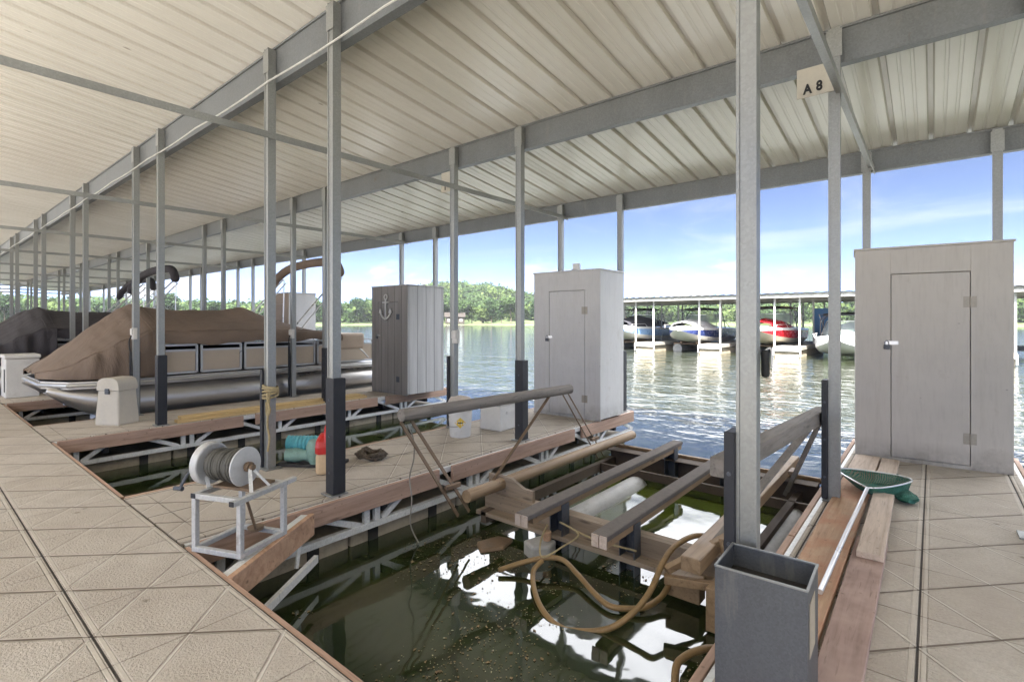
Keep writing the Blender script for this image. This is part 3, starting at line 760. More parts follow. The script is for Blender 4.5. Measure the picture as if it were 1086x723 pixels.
# ------------------------------------------------------------------ runabouts on lifts across the water
def runabout(label, loc, hullc, stripe, cover, top, L=7.4, W=2.5, covered='bow', rz=0, arch=True, z=0.0):
    b = thing('motor_boat', label, 'boat', (loc[0], loc[1], z), rz, 'motor boats at the dock across the water')
    # hull: bow at -y
    S = [(-.5*L, .03, .92, .95), (-.44*L, .42, .55, .97), (-.33*L, .78, .25, .98), (-.15*L, 1.0, .08, .96), (.1*L, 1.05, 0, .92), (.35*L, 1.0, 0, .90), (.5*L, .97, 0, .88)]
    lo, hi = [], []
    for y, hw, kz, sz in S:
        w = hw*W/2.1; ch = kz + (sz-kz)*.42
        lo.append([(-w*.96, y, ch), (-w*.8, y, kz+.12*(sz-kz)+.05), (0, y, kz), (w*.8, y, kz+.12*(sz-kz)+.05), (w*.96, y, ch)])
        hi.append((y, w, ch, sz))
    m = MB(); m.grid(lo); m.add(lo[-1], [(0,1,2,3,4)]); m.build('hull_bottom', M['tan_hull'] if hullc != 'gel_white' else M['gel_white'], b)
    for s in (-1, 1):
        m = MB(); m.grid([[(s*w*.96, y, ch), (s*w*1.0, y, ch+(sz-ch)*.5), (s*w*.985, y, sz-.0)] for y, w, ch, sz in hi]); m.build('hull_side', M[stripe], b)
        m = MB(); m.grid([[(s*w*1.0, y, sz-.10), (s*(w*1.0+.012), y, sz-.03), (s*w*.97, y, sz+.03)] for y, w, ch, sz in hi]); m.build('rub_rail', M['gel_white'], b)
    m = MB(); m.add([(-hi[-1][1]*.96, S[-1][0], hi[-1][2]), (hi[-1][1]*.96, S[-1][0], hi[-1][2]), (hi[-1][1]*.985, S[-1][0], hi[-1][3]), (-hi[-1][1]*.985, S[-1][0], hi[-1][3])], [(0,1,2,3)]); m.build('transom', M[hullc], b)
    m = MB(); m.grid([[(-w*.97, y, sz+.02), (-w*.5, y, sz+.10), (0, y, sz+.13), (w*.5, y, sz+.10), (w*.97, y, sz+.02)] for y, w, ch, sz in hi]); m.build('deck', M['gel_white'], b)
    # windshield
    ws = []
    for a in np.linspace(-1, 1, 9):
        y = -.13*L + .55*a*a*1.6
        ws.append([(a*W*.42, y, 1.05), (a*W*.35, y+.55, 1.75)])
    m = MB(); m.grid(ws); m.build('windshield', M['glass'], b)
    m = MB(); m.tube([w[1] for w in ws], .018, 6); m.tube([ws[0][0], ws[0][1]], .018, 6); m.tube([ws[-1][0], ws[-1][1]], .018, 6); m.build('windshield_frame', M['silver'], b)
    # cockpit or bow cover
    m = MB(); rows = []
    y0, y1 = (-.40*L, .30*L) if covered == 'all' else ((-.38*L, -.02*L) if covered == 'bow' else (.05*L, .44*L))
    for y in np.linspace(y0, y1, 9):
        t = (y-y0)/(y1-y0); hw = np.interp(y, [s[0] for s in S], [s[1]*W/2.1 for s in S])*.94
        h = .12 + (.55 if covered != 'bow' else .36)*math.sin(PI*min(1, t*.75+.14))
        rows.append([(-hw, y, 1.0), (-hw*.7, y, 1.02+h*.7), (0, y, 1.04+h), (hw*.7, y, 1.02+h*.7), (hw, y, 1.0)])
    m.grid(rows); m.build('canvas_cover', M[cover], b)
    # bimini / tower
    if arch:
        for y in (.02*L, .13*L):
            m = MB(); m.tube([(-W*.46, y+.2, .95), (-W*.44, y-.1, 1.80), (-W*.34, y-.15, 2.06), (W*.34, y-.15, 2.06), (W*.44, y-.1, 1.80), (W*.46, y+.2, .95)], .03, 8); m.build('tower_hoop', M['dark_steel'] if top != 'gel_white' else M['alu_rail'], b)
    m = MB(); rows = []
    for y in np.linspace(-.10*L, .22*L, 6):
        rows.append([(x, y, 2.10 + .10*(1-(x/(W*.45))**2) - .05*((y-.06*L)/(.16*L))**2) for x in np.linspace(-W*.45, W*.45, 7)])
    m.grid(rows); m.grid([[(x, y, z-.05) for x, y, z in r] for r in rows]); m.build('bimini_top', M[top], b)
    m = MB(); m.tube([(-.45*W, .30*L, .95), (-.44*W, -.05*L, 2.08)], .018, 6); m.tube([(.45*W, .30*L, .95), (.44*W, -.05*L, 2.08)], .018, 6); m.build('bimini_strut', M['alu_rail'], b)
    m = MB(); m.tube([(-.33*W, -.44*L, 1.0), (-.36*W, -.43*L, 1.16), (-.40*W, -.22*L, 1.18), (-.43*W, -.2*L, 1.0)], .015, 6); m.tube([(.33*W, -.44*L, 1.0), (.36*W, -.43*L, 1.16), (.40*W, -.22*L, 1.18), (.43*W, -.2*L, 1.0)], .015, 6); m.build('bow_rail', M['silver'], b)
    return b
runabout('pale blue and white motor boat under a black cover, farthest back across the water', (-14.9, FY+3.3), 'gel_white', 'gel_blue', 'dark_canvas', 'dark_canvas', covered='all', z=-.02)
runabout('white motor boat with a navy side stripe and black bimini across the water', (-11.0, FY+3.1), 'gel_white', 'gel_navy', 'gel_white', 'dark_canvas', z=-.05)
runabout('red and white motor boat with a dark red bimini across the water', (-6.95, FY+3.2), 'gel_red', 'gel_red', 'gel_red', 'red_canvas', z=-.02, covered='bow')
runabout('plain white motor boat lying lowest on the water beside the blue locker', (-3.3, FY+1.6), 'gel_white', 'gel_white', 'dark_canvas', 'dark_canvas', z=-.42, covered='rear')
def far_lift(x, lab):
    t = thing('far_boat_lift', lab, 'boat lift', (x, FY+1.9, WZ), 0, 'lifts under the boats across the water')
    for s in (-1, 1):
        MB().tube([(s*.8, -.3, .15), (s*.8, 5, .15)], .28, 14).build('float_tank', M['tank'], t)
        MB().box(s*.45-.06, s*.45+.06, -.6, 4.6, .48, .60).build('bunk', M['rust_steel'], t)
    MB().box(-1.2, 1.2, .1, .2, .38, .48).build('cross_beam', M['rust_steel'], t)
far_lift(-14.9, 'lift with white tanks under the pale blue boat'); far_lift(-11.0, 'lift with white tanks under the navy striped boat'); far_lift(-6.95, 'lift with white tanks under the red boat')
bl = thing('blue_locker', 'tall blue storage locker on the dock across the water beside the white boat', 'locker', (-4.75, FY+5.2, .05))
MB().box(-.5, .5, 0, .6, 0, 2.0).build('body', M['blue_paint'], bl, .01)
MB().box(-.36, .36, -.02, -.004, .1, 1.85).build('door', M['blue_paint'], bl, .004)
MB().box(.22, .28, -.045, -.021, .9, 1.05).build('latch', M['silver'], bl)

# ------------------------------------------------------------------ lockers
def locker(label, loc, rz, W, D, H, mat, door, dtop, name='storage_locker', siding_front=None):
    t = thing(name, label, 'locker', loc, rz)
    a, b = door; e = .018; g = .006
    m = MB(); m.box(0, e, e, D, .02, H); m.box(W-e, W, e, D, .02, H); m.box(e, W-e, D-e, D, .02, H); m.box(e, W-e, e, D-e, .02, .04)
    m.build('carcass', M[mat], t, .003)
    m = MB(); m.box(0, a, 0, e-.0005, .0, H); m.box(b, W, 0, e-.0005, .0, H); m.box(a, b, .0005, e-.0005, dtop, H); m.box(a, b, .0005, e-.0005, 0, .035)
    m.build('front_frame', M[siding_front or mat], t, .002)
    MB().box(-.012, W+.012, -.012, D+.012, H+.001, H+.022).build('top_board', M[mat], t, .004)
    d = MB().box(a+g, b-g, .001, e, .035+g, dtop-g).build('door', M[siding_front or mat], t, .003)
    for z in (.28, dtop-.28):
        hm = MB(); hm.box(b-g-.045, b+.04, -.003, -.0005, z-.05, z+.05)
        hm.tube([(b-.002, -.004, z-.05), (b-.002, -.004, z+.05)], .006, 8)
        hm.build('hinge', M['hinge'] if mat != 'siding_grey' else M['dark_steel'], d)
    lm = MB(); z = dtop*.63
    lm.box(a-.05, a+.06, -.006, -.0005, z-.015, z+.02)
    lm.build('hasp', M['silver'], d)
    pm = MB(); pm.tube([(a-.045, -.012, z-.02), (a-.045, -.012, z+.01), (a-.03, -.012, z+.025), (a-.015, -.012, z+.01), (a-.015, -.012, z-.02)], .004, 8); pm.box(a-.055, a-.005, -.022, -.004, z-.06, z-.018)
    pm.build('padlock', M['dark_steel'], d, .003)
    return t
locker('tall beige locker with a closed door on the right finger dock', (-.6, 6.10, 0), math.radians(6), 1.15, .62, 2.04, 'lock_beige', (.284, .867), 1.80)
lk = locker('tall light grey locker with a plain door behind the boat lift', (-4.54, 6.0, 0), 0, 1.11, .66, 2.03, 'lock_grey', (.27, .87), 1.77)
lk2 = locker('dark fronted siding locker wearing a silver anchor', (-8.32, 5.83, 0), 0, 1.06, .88, 1.98, 'siding_grey', (.2, .8), 1.7, siding_front='siding_dark')
locker('brown fronted locker with a white side behind the brown covered boat', (-12.85, 5.9, 0), 0, 1.1, .7, 2.0, 'lock_grey', (.25, .85), 1.75, siding_front='boat_tan_seat')
# things on and by the lockers
t = thing('anchor_ornament', 'silver anchor decoration hung on the dark locker door', 'ornament', (-7.86, 5.82, 1.38))
m = MB(); m.bar((0,-.012,.02), (0,-.012,.36), .03, .02); m.build('shank', M['anchor'], t)
m = MB(); m.tube([(0+.045*math.cos(a), -.012, .41+.045*math.sin(a)) for a in np.linspace(0, 2*PI, 17)[:-1]], .011, 8, closed=True); m.build('ring', M['anchor'], t)
m = MB(); m.bar((-.09,-.012,.31), (.09,-.012,.31), .025, .02); m.build('stock', M['anchor'], t)
m = MB(); m.tube([(-.15,-.014,.17), (-.14,-.014,.10), (-.09,-.014,.04), (0,-.014,.0), (.09,-.014,.04), (.14,-.014,.10), (.15,-.014,.17)], [.006,.018,.02,.022,.02,.018,.006], 8); 
m.poly([(-.19,.11),(-.10,.11),(-.15,.2)], -.03, -.008); m.poly([(.10,.11),(.19,.11),(.15,.2)], -.03, -.008)
for i in range(-12, 0): m.v[i] = (m.v[i][0], m.v[i][2], m.v[i][1])
m.build('arms', M['anchor'], t)
t = thing('flood_light', 'small white flood lamp lying on top of the light grey locker', 'lamp', (-3.88, 6.12, 2.055))
MB().box(-.05, .05, -.03, .03, .02, .10).build('housing', M['white_plastic'], t, .006); MB().box(-.06, .06, -.05, .05, 0, .018).build('base', M['white_plastic'], t, .004)

# ------------------------------------------------------------------ slip signs
def text_mesh(body, size, ext=.002):
    c = bpy.data.curves.new('txt', 'FONT'); c.body = body; c.size = size; c.extrude = ext; c.align_x = 'CENTER'; c.align_y = 'CENTER'; c.offset = size*.04
    o = bpy.data.objects.new('txt', c); COL.objects.link(o)
    dg = bpy.context.evaluated_depsgraph_get(); me = bpy.data.meshes.new_from_object(o.evaluated_get(dg))
    bpy.data.objects.remove(o); return me
def lettering(body, size, parent, loc):
    me = text_mesh(body, size); me.materials.clear(); me.materials.append(M['black_ink'])
    o = bpy.data.objects.new('lettering', me); COL.objects.link(o); o.parent = parent; o.location = loc; o.rotation_euler = (PI/2, 0, 0); o.scale = (.8, 1, 1); return o
t = thing('slip_sign', 'beige slip number sign reading A 8 below the roof beam', 'sign', (-.69, 4.455, 3.16), 0, 'slip number signs')
MB().box(-.125, .12, -.004, .004, -.098, .125).build('plate', M['sign'], t, .001)
lettering('A', .10, t, (-.052, -.007, -.042)); lettering('8', .10, t, (.026, -.007, -.036))
t = thing('slip_sign', 'small slip sign with a dark mark beside the middle row post of the winch finger', 'sign', (-4.80, 4.47, 3.09), 0, 'slip number signs')
MB().box(-.075, .085, -.004, .004, -.10, .15).build('plate', M['sign'], t, .001)
lettering('1', .105, t, (0, -.007, -.04))

# ------------------------------------------------------------------ boat lift
ox, oy = -2.04, 4.4
lift = thing('boat_lift', 'floating boat lift with carpeted bunks and side guides in the open slip', 'boat lift', (ox, oy, WZ))
def W(x, y, z): return (x-ox, y-oy, z-WZ)
def shift(m): m.v = [(x-ox, y-oy, z-WZ) for x, y, z in m.v]; return m
for x, lab in ((-2.29, 'far'), (-1.68, 'near')):
    m = MB(); m.box(x-.058, x+.058, 2.93 if x > -2 else 2.88, 5.8, -.085, -.045); bk = shift(m).build('bunk', M['carpet'], lift, .008)
    m = MB(); m.box(x-.05, x+.05, 2.95, 5.78, -.13, -.087); shift(m).build('bunk_board', M['guide_tan'], bk, .002)
    m = MB(); yy = 2.93 if x > -2 else 2.88; m.box(x-.056, x-.004, yy-.012, yy-.002, -.13, -.05); m.box(x+.004, x+.056, yy-.012, yy-.002, -.13, -.05); shift(m).build('end_cap', M['plank_tan'], bk)
    for yy in (3.36, 5.6):
        m = MB(); m.box(x-.06, x-.052, yy-.05, yy+.05, -.50, -.09); m.box(x+.052, x+.06, yy-.05, yy+.05, -.50, -.09); m.box(x-.052, x+.052, yy+.045, yy+.05, -.50, -.13)
        br = shift(m).build('bunk_bracket', M['dark_steel'], lift)
        for z in (-.46, -.40):
            m = MB(); m.lathe([(.009, 0), (.009, .003)], (x+.03, yy+.0415, z), 8, 'y'); shift(m).build('bolt', M['silver'], br)
m = MB(); m.box(-3.15, -.80, 3.42, 3.46, -.36, -.20); m.box(-3.15, -.80, 3.30, 3.42, -.37, -.335); m.box(-3.15, -.80, 3.46, 3.53, -.212, -.20); shift(m).build('front_beam', M['lift_beam'], lift, .003)
m = MB(); m.poly([(-3.12,0),(-2.62,0),(-2.62,.10),(-2.72,.10),(-2.86,.165),(-3.12,.165)], -3.475, -3.44)
m.v = [(a, -c, b-.20) for a, b, c in m.v]; shift(m).build('gusset', M['lift_beam'], lift)
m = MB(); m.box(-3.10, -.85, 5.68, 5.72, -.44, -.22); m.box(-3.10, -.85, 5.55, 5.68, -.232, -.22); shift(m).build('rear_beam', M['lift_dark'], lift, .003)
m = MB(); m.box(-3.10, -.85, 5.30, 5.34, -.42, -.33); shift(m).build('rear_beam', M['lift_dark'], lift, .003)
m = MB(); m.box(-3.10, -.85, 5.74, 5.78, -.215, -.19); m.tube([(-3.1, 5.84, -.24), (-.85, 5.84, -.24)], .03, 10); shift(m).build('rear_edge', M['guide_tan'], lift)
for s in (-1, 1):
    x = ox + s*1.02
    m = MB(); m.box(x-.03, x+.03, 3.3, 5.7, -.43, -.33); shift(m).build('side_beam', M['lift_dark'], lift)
# side guides: a lower rubbing roller on arms that carry an upper guide rail
for s in (-1, 1):
    def X(d): return ox + s*d
    lo_a, lo_b = Vector((X(.93), 3.0, -.10)), Vector((X(.91), 5.97, -.10))
    up_a, up_b = Vector((X(1.21), 2.55, .60)), Vector((X(1.04 if s < 0 else 1.33), 4.72, .60))
    if s > 0: up_a, up_b = Vector((-.84, 2.67, .60)), Vector((-.69, 4.80, .60))
    m = MB()
    if s < 0: m.tube([lo_a, lo_b], .052, 16)
    else: m.bar(lo_a, lo_b, .12, .09)
    shift(m).build('lower_guide', M['guide_tan'], lift, 0 if s < 0 else .008)
    m = MB()
    if s < 0: m.tube([up_a, up_b], .052, 16)
    else: m.bar(up_a, up_b, .10, .10)
    shift(m).build('upper_guide', M['guide_grey'], lift, 0 if s < 0 else .008)
    for near in (True, False):
        if s > 0 and near: top = up_a.lerp(up_b, .17) + Vector((0,0,-.05)); bot = Vector((-1.0, 3.42, -.16))
        else:
            top = up_a.lerp(up_b, .02 if near else .965) + Vector((0,0,-.05)); bot = Vector((lo_a.x + s*.05, lo_a.y + (.02 if near else 2.3), -.16))
        for dy in (-.065, .065):
            m = MB(); m.bar(top + Vector((0,dy*.8,0)), bot + Vector((0, dy, -.10)), .030, .012, roll=.8); shift(m).build('guide_arm', M['rust_steel'] if s < 0 else M['guide_grey'], lift, .002)
        mid = top.lerp(bot, .80); m = MB(); m.box(mid.x-.02, mid.x+.02, mid.y-.08, mid.y+.08, mid.z-.018, mid.z+.018); shift(m).build('hinge_block', M['rust_steel'], lift, .006)
    m = MB(); m.bar(up_a.lerp(up_b, .84) + Vector((0,0,-.04)), Vector((lo_a.x, lo_a.y+.22, -.13)), .026 if s < 0 else .055, .014); shift(m).build('guide_brace', M['rust_steel'] if s < 0 else M['guide_grey'], lift)
for x, y0, y1, zc, r in ((-2.55, 3.55, 5.3, -.525, .14), (-1.00, 3.3, 5.4, -.52, .14)):
    m = MB(); m.lathe([(.0, y0-.03), (r*.7, y0-.025), (r*.95, y0+.02), (r, y0+.06), (r, y1-.06), (r*.95, y1-.02), (r*.7, y1+.02), (0, y1+.03)], (x, 0, zc), 24, 'y'); shift(m).build('float_tank', M['tank'], lift)
m = MB(); m.box(-1.34, -1.12, 3.18, 3.29, -.42, -.28); m.box(-1.02,-.94,3.0,3.28,-.45,-.2); m.bar((-1.28,3.05,-.2),(-1.0,3.4,-.02),.05,.04); m.bar((-1.28,3.02,-.24),(-.86,3.18,-.24),.05,.05); m.bar((-1.02,3.32,-.02),(-.9,3.2,-.42),.045,.045)
shift(m).build('corner_frame', M['guide_tan'], lift, .004)
m = MB(); m.poly([(-2.47,3.12),(-2.34,3.06),(-2.24,3.16),(-2.27,3.29),(-2.42,3.29)], -.50, -.36); shift(m).build('pump_housing', M['tank'], lift, .02)
m = MB(); m.lathe([(0,0),(.03,.005),(.034,.07),(.0,.075)], (-2.31,3.22,-.355), 12, 'z'); shift(m).build('pump_cap', M['plank_orange'], lift)
m = MB(); m.poly([(-2.86,3.0),(-2.72,2.9),(-2.62,3.06),(-2.66,3.24),(-2.8,3.2)], -.52, -.435); shift(m).build('sunken_block', M['rust_steel'], lift, .02)

# ------------------------------------------------------------------ hoses and lines
def smooth_path(p, n=5):
    p = [Vector(q) for q in p]; out = []
    for i in range(len(p)-1):
        a, b, c, d = p[max(i-1,0)], p[i], p[i+1], p[min(i+2, len(p)-1)]
        for k in range(n):
            t = k/n; out.append(.5*((2*b) + (c-a)*t + (2*a-5*b+4*c-d)*t*t + (3*b-a-3*c+d)*t**3))
    return out + [p[-1]]
h1 = [(-2.39,2.74,-.43),(-2.3,2.87,-.40),(-2.17,2.97,-.36),(-2.05,3.04,-.36),(-1.91,3.01,-.40),(-1.71,2.9,-.42),(-1.56,2.84,-.43),(-1.45,2.89,-.43),(-1.37,2.96,-.42),(-1.33,3.09,-.40),(-1.32,3.18,-.36)]
h2 = [(-2.16,2.95,-.37),(-2.16,2.85,-.40),(-2.08,2.74,-.43),(-1.94,2.61,-.445),(-1.8,2.53,-.46),(-1.7,2.52,-.475),(-1.62,2.55,-.475),(-1.51,2.61,-.46),(-1.42,2.67,-.42),(-1.34,2.77,-.34),(-1.3,2.89,-.25),(-1.31,3.07,-.17),(-1.3,3.24,-.12),(-1.24,3.43,-.10),(-1.16,3.55,-.13),(-1.1,3.64,-.2)]
h3 = [(-.89,2.22,-.36),(-.93,2.33,-.28),(-.92,2.40,-.26),(-.88,2.48,-.25),(-.83,2.58,-.27),(-.79,2.66,-.35),(-.8,2.72,-.46)]
def hose(path, label, r=.018):
    o = MB().tube(smooth_path(path), r, 12).build('hose', M['hose'])
    return tag(o, label, 'hose', 'tan hoses of the boat lift')
hose(h1, 'thick tan hose lying in a wave on the water under the lift')
hose(h2, 'long tan hose looping from the water up over the lift corner')
hose(h3, 'short tan hose arch beside the zinc bin')
o = MB().tube(smooth_path([(-2.35,3.28,-.26),(-2.28,3.1,-.30),(-2.2,2.98,-.345),(-2.14,2.97,-.34),(-2.1,3.1,-.31),(-2.05,3.26,-.25),(-2.25,3.3,-.22),(-1.95,3.3,-.27),(-1.6,3.3,-.26)]), .007, 6).build('cord', M['rope_tan']); tag(o, 'thin tan cord tying the hoses to the front of the lift', 'cord')
o = MB().tube(smooth_path([(-3.24,2.6,.52),(-3.235,2.66,.40),(-3.30,2.72,.22),(-3.33,2.7,.06),(-3.28,2.68,-.1),(-3.27,2.66,-.3),(-3.22,2.7,-.45)]), .006, 6).build('wire', M['wire']); tag(o, 'thin grey wire dangling from the near end of the upper guide', 'wire')

# ------------------------------------------------------------------ rope winch on its stand
wx, wy = -3.34, 1.12; rz = math.atan2(.14, .34)
wn = thing('rope_winch', 'galvanized winch stand with a white drum wound with grey rope', 'winch', (wx, wy, 0), rz)
fw, fdp, fh = .33, .34, .31
fr = MB(); p = .030
for x in (0, fw):
    for y in (0, fdp): fr.box(x-p/2, x+p/2, y-p/2, y+p/2, p, fh)
for z in (p/2, fh+p/2):
    for y in (0, fdp): fr.box(-p/2, fw+p/2, y-p/2, y+p/2, z-p/2, z+p/2)
    for x in (0, fw): fr.box(x-p/2, x+p/2, p/2, fdp-p/2, z-p/2, z+p/2)
fr.box(fw-.017, fw+.017, -.06, -p/2, fh, fh+p); fr.box(fw-.017, fw+.017, fdp+p/2, fdp+.1, fh, fh+p)
fr.build('stand', M['stand'], wn, .003)
MB().box(-.016, .016, -p/2-.004, -p/2-.0005, fh+.003, fh+.031).build('tube_plug', M['black_plastic'], wn)
MB().box(fw-.016, fw+.016, -.064, -.0605, fh+.003, fh+.031).build('tube_plug', M['black_plastic'], wn)
dc = (-.085, fdp*.5, fh+.155)
m = MB(); m.lathe([(.046, .02), (.046, .28)], dc, 20, 'x')
dr = m.build('drum', M['drum'], wn)
m = MB(); m.lathe([(.055,-.045),(.105,-.045),(.128,-.035),(.130,.0),(.126,.012),(.118,.015),(.10,.008),(.04,.008)], (dc[0]+.02, dc[1], dc[2]), 32, 'x'); m.build('flange', M['drum'], dr)
m = MB(); m.lathe([(.03,.0),(.108,.0),(.118,.003),(.118,.012),(.108,.015),(.03,.015)], (dc[0]+.275, dc[1], dc[2]), 32, 'x'); m.build('flange', M['drum'], dr)
m = MB(); turns = 15; pts = []
for i in range(turns*20+1):
    a = 2*PI*i/20; x = .05 + .212*i/(turns*20); r = .086 + .006*math.sin(x*90) + (.007 if x > .20 else 0)
    pts.append((dc[0]+x, dc[1]+r*math.cos(a), dc[2]+r*math.sin(a)))
m.tube(pts, .0088, 7); m.build('rope', M['cable'], dr)
m = MB(); m.lathe([(.018,-.06),(.018,.345)], dc, 12, 'x'); m.lathe([(.03,.295),(.03,.325)], dc, 10, 'x'); m.build('axle', M['rust_steel'], wn)
for x, xb in ((dc[0]-.05, -.01), (dc[0]+.315, .31)):
    for dy in (-.07, .07): MB().bar((xb, dc[1]+dy, fh+p), (x, dc[1], dc[2]+.01), .02, .012).build('axle_bracket', M['galv_white'], wn)
m = MB(); m.tube([(-.155, dc[1]-.02, dc[2]), (-.16, dc[1]-.09, dc[2]-.06), (-.165, dc[1]-.13, dc[2]-.12)], .009, 8); m.tube([(-.15, dc[1]-.13, dc[2]-.13), (-.21, dc[1]-.13, dc[2]-.13)], .014, 8); m.build('crank', M['dark_steel'], wn)
m = MB(); m.box(.02, .3, .10, .30, fh+p+.001, fh+p+.016); m.build('tray', M['rust_steel'], wn)
m = MB(); m.bar((.27, .1, fh), (.20, .25, .05), .012); m.lathe([(.045,0),(.05,.02),(.0,.022)], (.17,.28,.036), 14, 'z'); m.build('tension_rod', M['rust_steel'], wn)

# ------------------------------------------------------------------ things standing on the winch finger
t = thing('fuel_can', 'red fuel can with a tan lower half behind the black bumper', 'fuel can', (-4.19, 2.46, 0), math.radians(-35))
MB().box(-.125, .125, -.085, .085, 0, .19).build('lower_half', M['tan_plastic'], t, .03)
m = MB(); rows = []
for z, a, b in ((.185,.128,.09),(.24,.128,.09),(.29,.11,.085),(.33,.07,.06),(.345,.04,.04)):
    rows.append([(a*sx + (-.02 if z > .3 else 0), b*sy, z) for sx, sy in ((-1,-.7),(-.7,-1),(.7,-1),(1,-.7),(1,.7),(.7,1),(-.7,1),(-1,.7))])
m.grid(rows, False, True); m.add(rows[-1], [tuple(range(8))]); m.add(rows[0], [tuple(reversed(range(8)))]); m.build('body', M['red'], t, .008)
MB().tube(smooth_path([(-.10,0,.28),(-.09,0,.36),(-.02,0,.40),(.07,0,.38),(.11,0,.28)]), .017, 10).build('handle', M['red'], t)
MB().lathe([(.03,.33),(.03,.375),(0,.376)], (-.02,0,0), 16, 'z').build('cap', M['black_plastic'], t)
t = thing('air_mattress', 'rolled teal and grey green inflatable on a dark board by the fuel can', 'inflatable', (-4.585, 2.47, .03), math.radians(38))
m = MB(); prof = [(0,-.17),(.055,-.168)]
for i in range(9): prof += [(.075,-.16+i*.036),(.066,-.145+i*.036)]
prof += [(.06,.168),(0,.17)]
m.lathe(prof, (0,0,.16), 18, 'x'); m.build('upper_roll', M['teal'], t)
m = MB(); m.lathe([(0,-.15),(.06,-.15),(.07,-.05),(.05,.02),(.072,.1),(.05,.16),(0,.165)], (0,-.06,.065), 14, 'x'); m.build('lower_roll', M['green_vinyl'], t)
m = MB(); m.lathe([(0,0),(.05,.0),(.075,.06),(.085,.16),(.06,.215),(0,.22)], (.14,-.10,.0), 14, 'z'); m.build('bag', M['green_vinyl'], t)
o = MB().box(-.30, .30, -.12, .12, 0, .028).build('board', M['dark_brace'], None, .004, loc=(-4.50, 2.50, .001)); o.rotation_euler = (0,0,math.radians(34)); tag(o, 'dark flat board under the teal inflatable', 'board')
m = MB(); pts = []
for i in range(150):
    a = i*.42; r = .145 - .05*((i*.37) % 1) + .02*math.sin(i*.9)
    pts.append((r*math.cos(a)*1.15, r*math.sin(a)*.85, .016 + .045*(i/150) + .014*math.sin(i*1.7)))
m.tube(pts, .0105, 6)
o = m.build('rope_coil', M['rope_dark'], None, loc=(-4.27, 2.98, 0)); tag(o, 'dark coil of rope lying on the deck beside the fuel can', 'rope')
t = thing('bucket', 'white bucket with a yellow diamond sticker and crumpled bag on top', 'bucket', (-4.28, 4.22, 0))
m = MB(); m.lathe([(.118,0),(.122,.01),(.14,.30),(.148,.305),(.148,.33),(.144,.335),(.144,.37),(.135,.37)], (0,0,0), 28); m.build('body', M['white_plastic'], t)
MB().tube(smooth_path([(-.148,0,.32),(-.15,-.03,.22),(-.09,-.13,.14),(0,-.15,.13),(.09,-.13,.14)]), .004, 6).build('handle', M['wire'], t)
# sticker lies on the curved side facing the walkway
fa_ = math.atan2(-4.22, 4.28)
m = MB(); rows = []
for i in range(7):
    v_ = -1 + i/3; w_ = (1-abs(v_))*.065+.001
    rows.append([((.1325+v_*.004)*math.cos(fa_+q*w_/.13), (.1325+v_*.004)*math.sin(fa_+q*w_/.13), .175+v_*.062) for q in (-1,-.5,0,.5,1)])
st = m.grid(rows).build('sticker', M['yellow'], t, fix=False)
m = MB(); rows = [[(.1350*math.cos(fa_+q*.028/.13), .1350*math.sin(fa_+q*.028/.13), z) for q in (-1,0,1)] for z in (.170,.182)]
m.grid(rows).build('sticker_mark', M['black_ink'], st, fix=False)
m = MB(); rows = []
for i in range(9):
    ph = PI*i/8; row = []
    for k in range(16):
        a = 2*PI*k/16; d = Vector((math.sin(ph)*math.cos(a), math.sin(ph)*math.sin(a), math.cos(ph)))
        r = 1 + .22*noise.noise(d*2.7+Vector((3,1,2))); row.append((d.x*.145*r, d.y*.145*r, .40 + d.z*.075*r))
    rows.append(row)
m.grid(rows, True, True).build('crumpled_bag', M['bag'], t)
t = thing('cooler', 'white box cooler behind the bucket on the winch finger', 'cooler', (-4.22, 4.86, 0), math.radians(4))
MB().box(-.16, .16, -.20, .20, .002, .30).build('body', M['white_plastic'], t, .012); MB().box(-.168, .168, -.208, .208, .303, .355).build('lid', M['white_plastic'], t, .014)
MB().box(.161, .175, -.08, .08, .2, .235).build('handle', M['white_plastic'], t, .004)

# rope tied round the post of the winch finger
px, py = -.57 - PER, 2.18
m = MB()
for i in range(5):
    z = .66 + i*.022
    m.tube([(px+.062*math.cos(a)*1.0, py+.062*math.sin(a), z+.012*math.sin(a+i)) for a in np.linspace(0, 2*PI, 17)[:-1]], .011, 6, closed=True)
m.tube(smooth_path([(px+.05,py-.03,.72),(px+.075,py-.05,.6),(px+.07,py-.06,.42),(px+.085,py-.05,.3),(px+.075,py-.06,.18)]), .009, 6)
m.tube(smooth_path([(px+.05,py-.05,.70),(px+.09,py-.07,.64),(px+.1,py-.05,.55),(px+.06,py-.06,.5),(px+.05,py-.06,.62)]), .009, 6)
o = m.build('mooring_rope', M['rope_tan'], None); tag(o, 'tan mooring rope knotted round the post beside the teal inflatable', 'rope')

# ------------------------------------------------------------------ outlet boxes
def outlet(x, y, z, label, cord=True, col='outlet', sx=1):
    t = thing('outlet_box', label, 'outlet box', (x, y, z), 0, 'power outlet boxes on the posts')
    MB().box(-.045, .045, -.05, .0, -.08, .08).build('box', M[col], t, .006)
    MB().box(-.04, .04, -.068, -.051, -.02, .07).build('cover', M[col], t, .006)
    if cord: MB().tube(smooth_path([(0,-.06,-.03),(.01,-.09,-.14),(.02,-.06,-.4),(.0,-.05,-.7),(.03,-.05,-z+.02)]), .009, 7).build('cord', M['black_rubber'], t)
    return t
outlet(-8.67+.07, 2.18-.036, 1.17, 'white outlet box with hanging cord on the post by the beige dock box')
outlet(-4.67+.09, 4.5-.036, 1.15, 'white outlet box on the middle row post of the winch finger', False)
outlet(-8.77+.07, 4.5-.036, 1.12, 'white outlet box on the post in front of the boat rails', True)
t = thing('rubber_fender', 'small black fender on a white strap hung behind the nearest post', 'fender', (-.522, 2.235, 1.18))
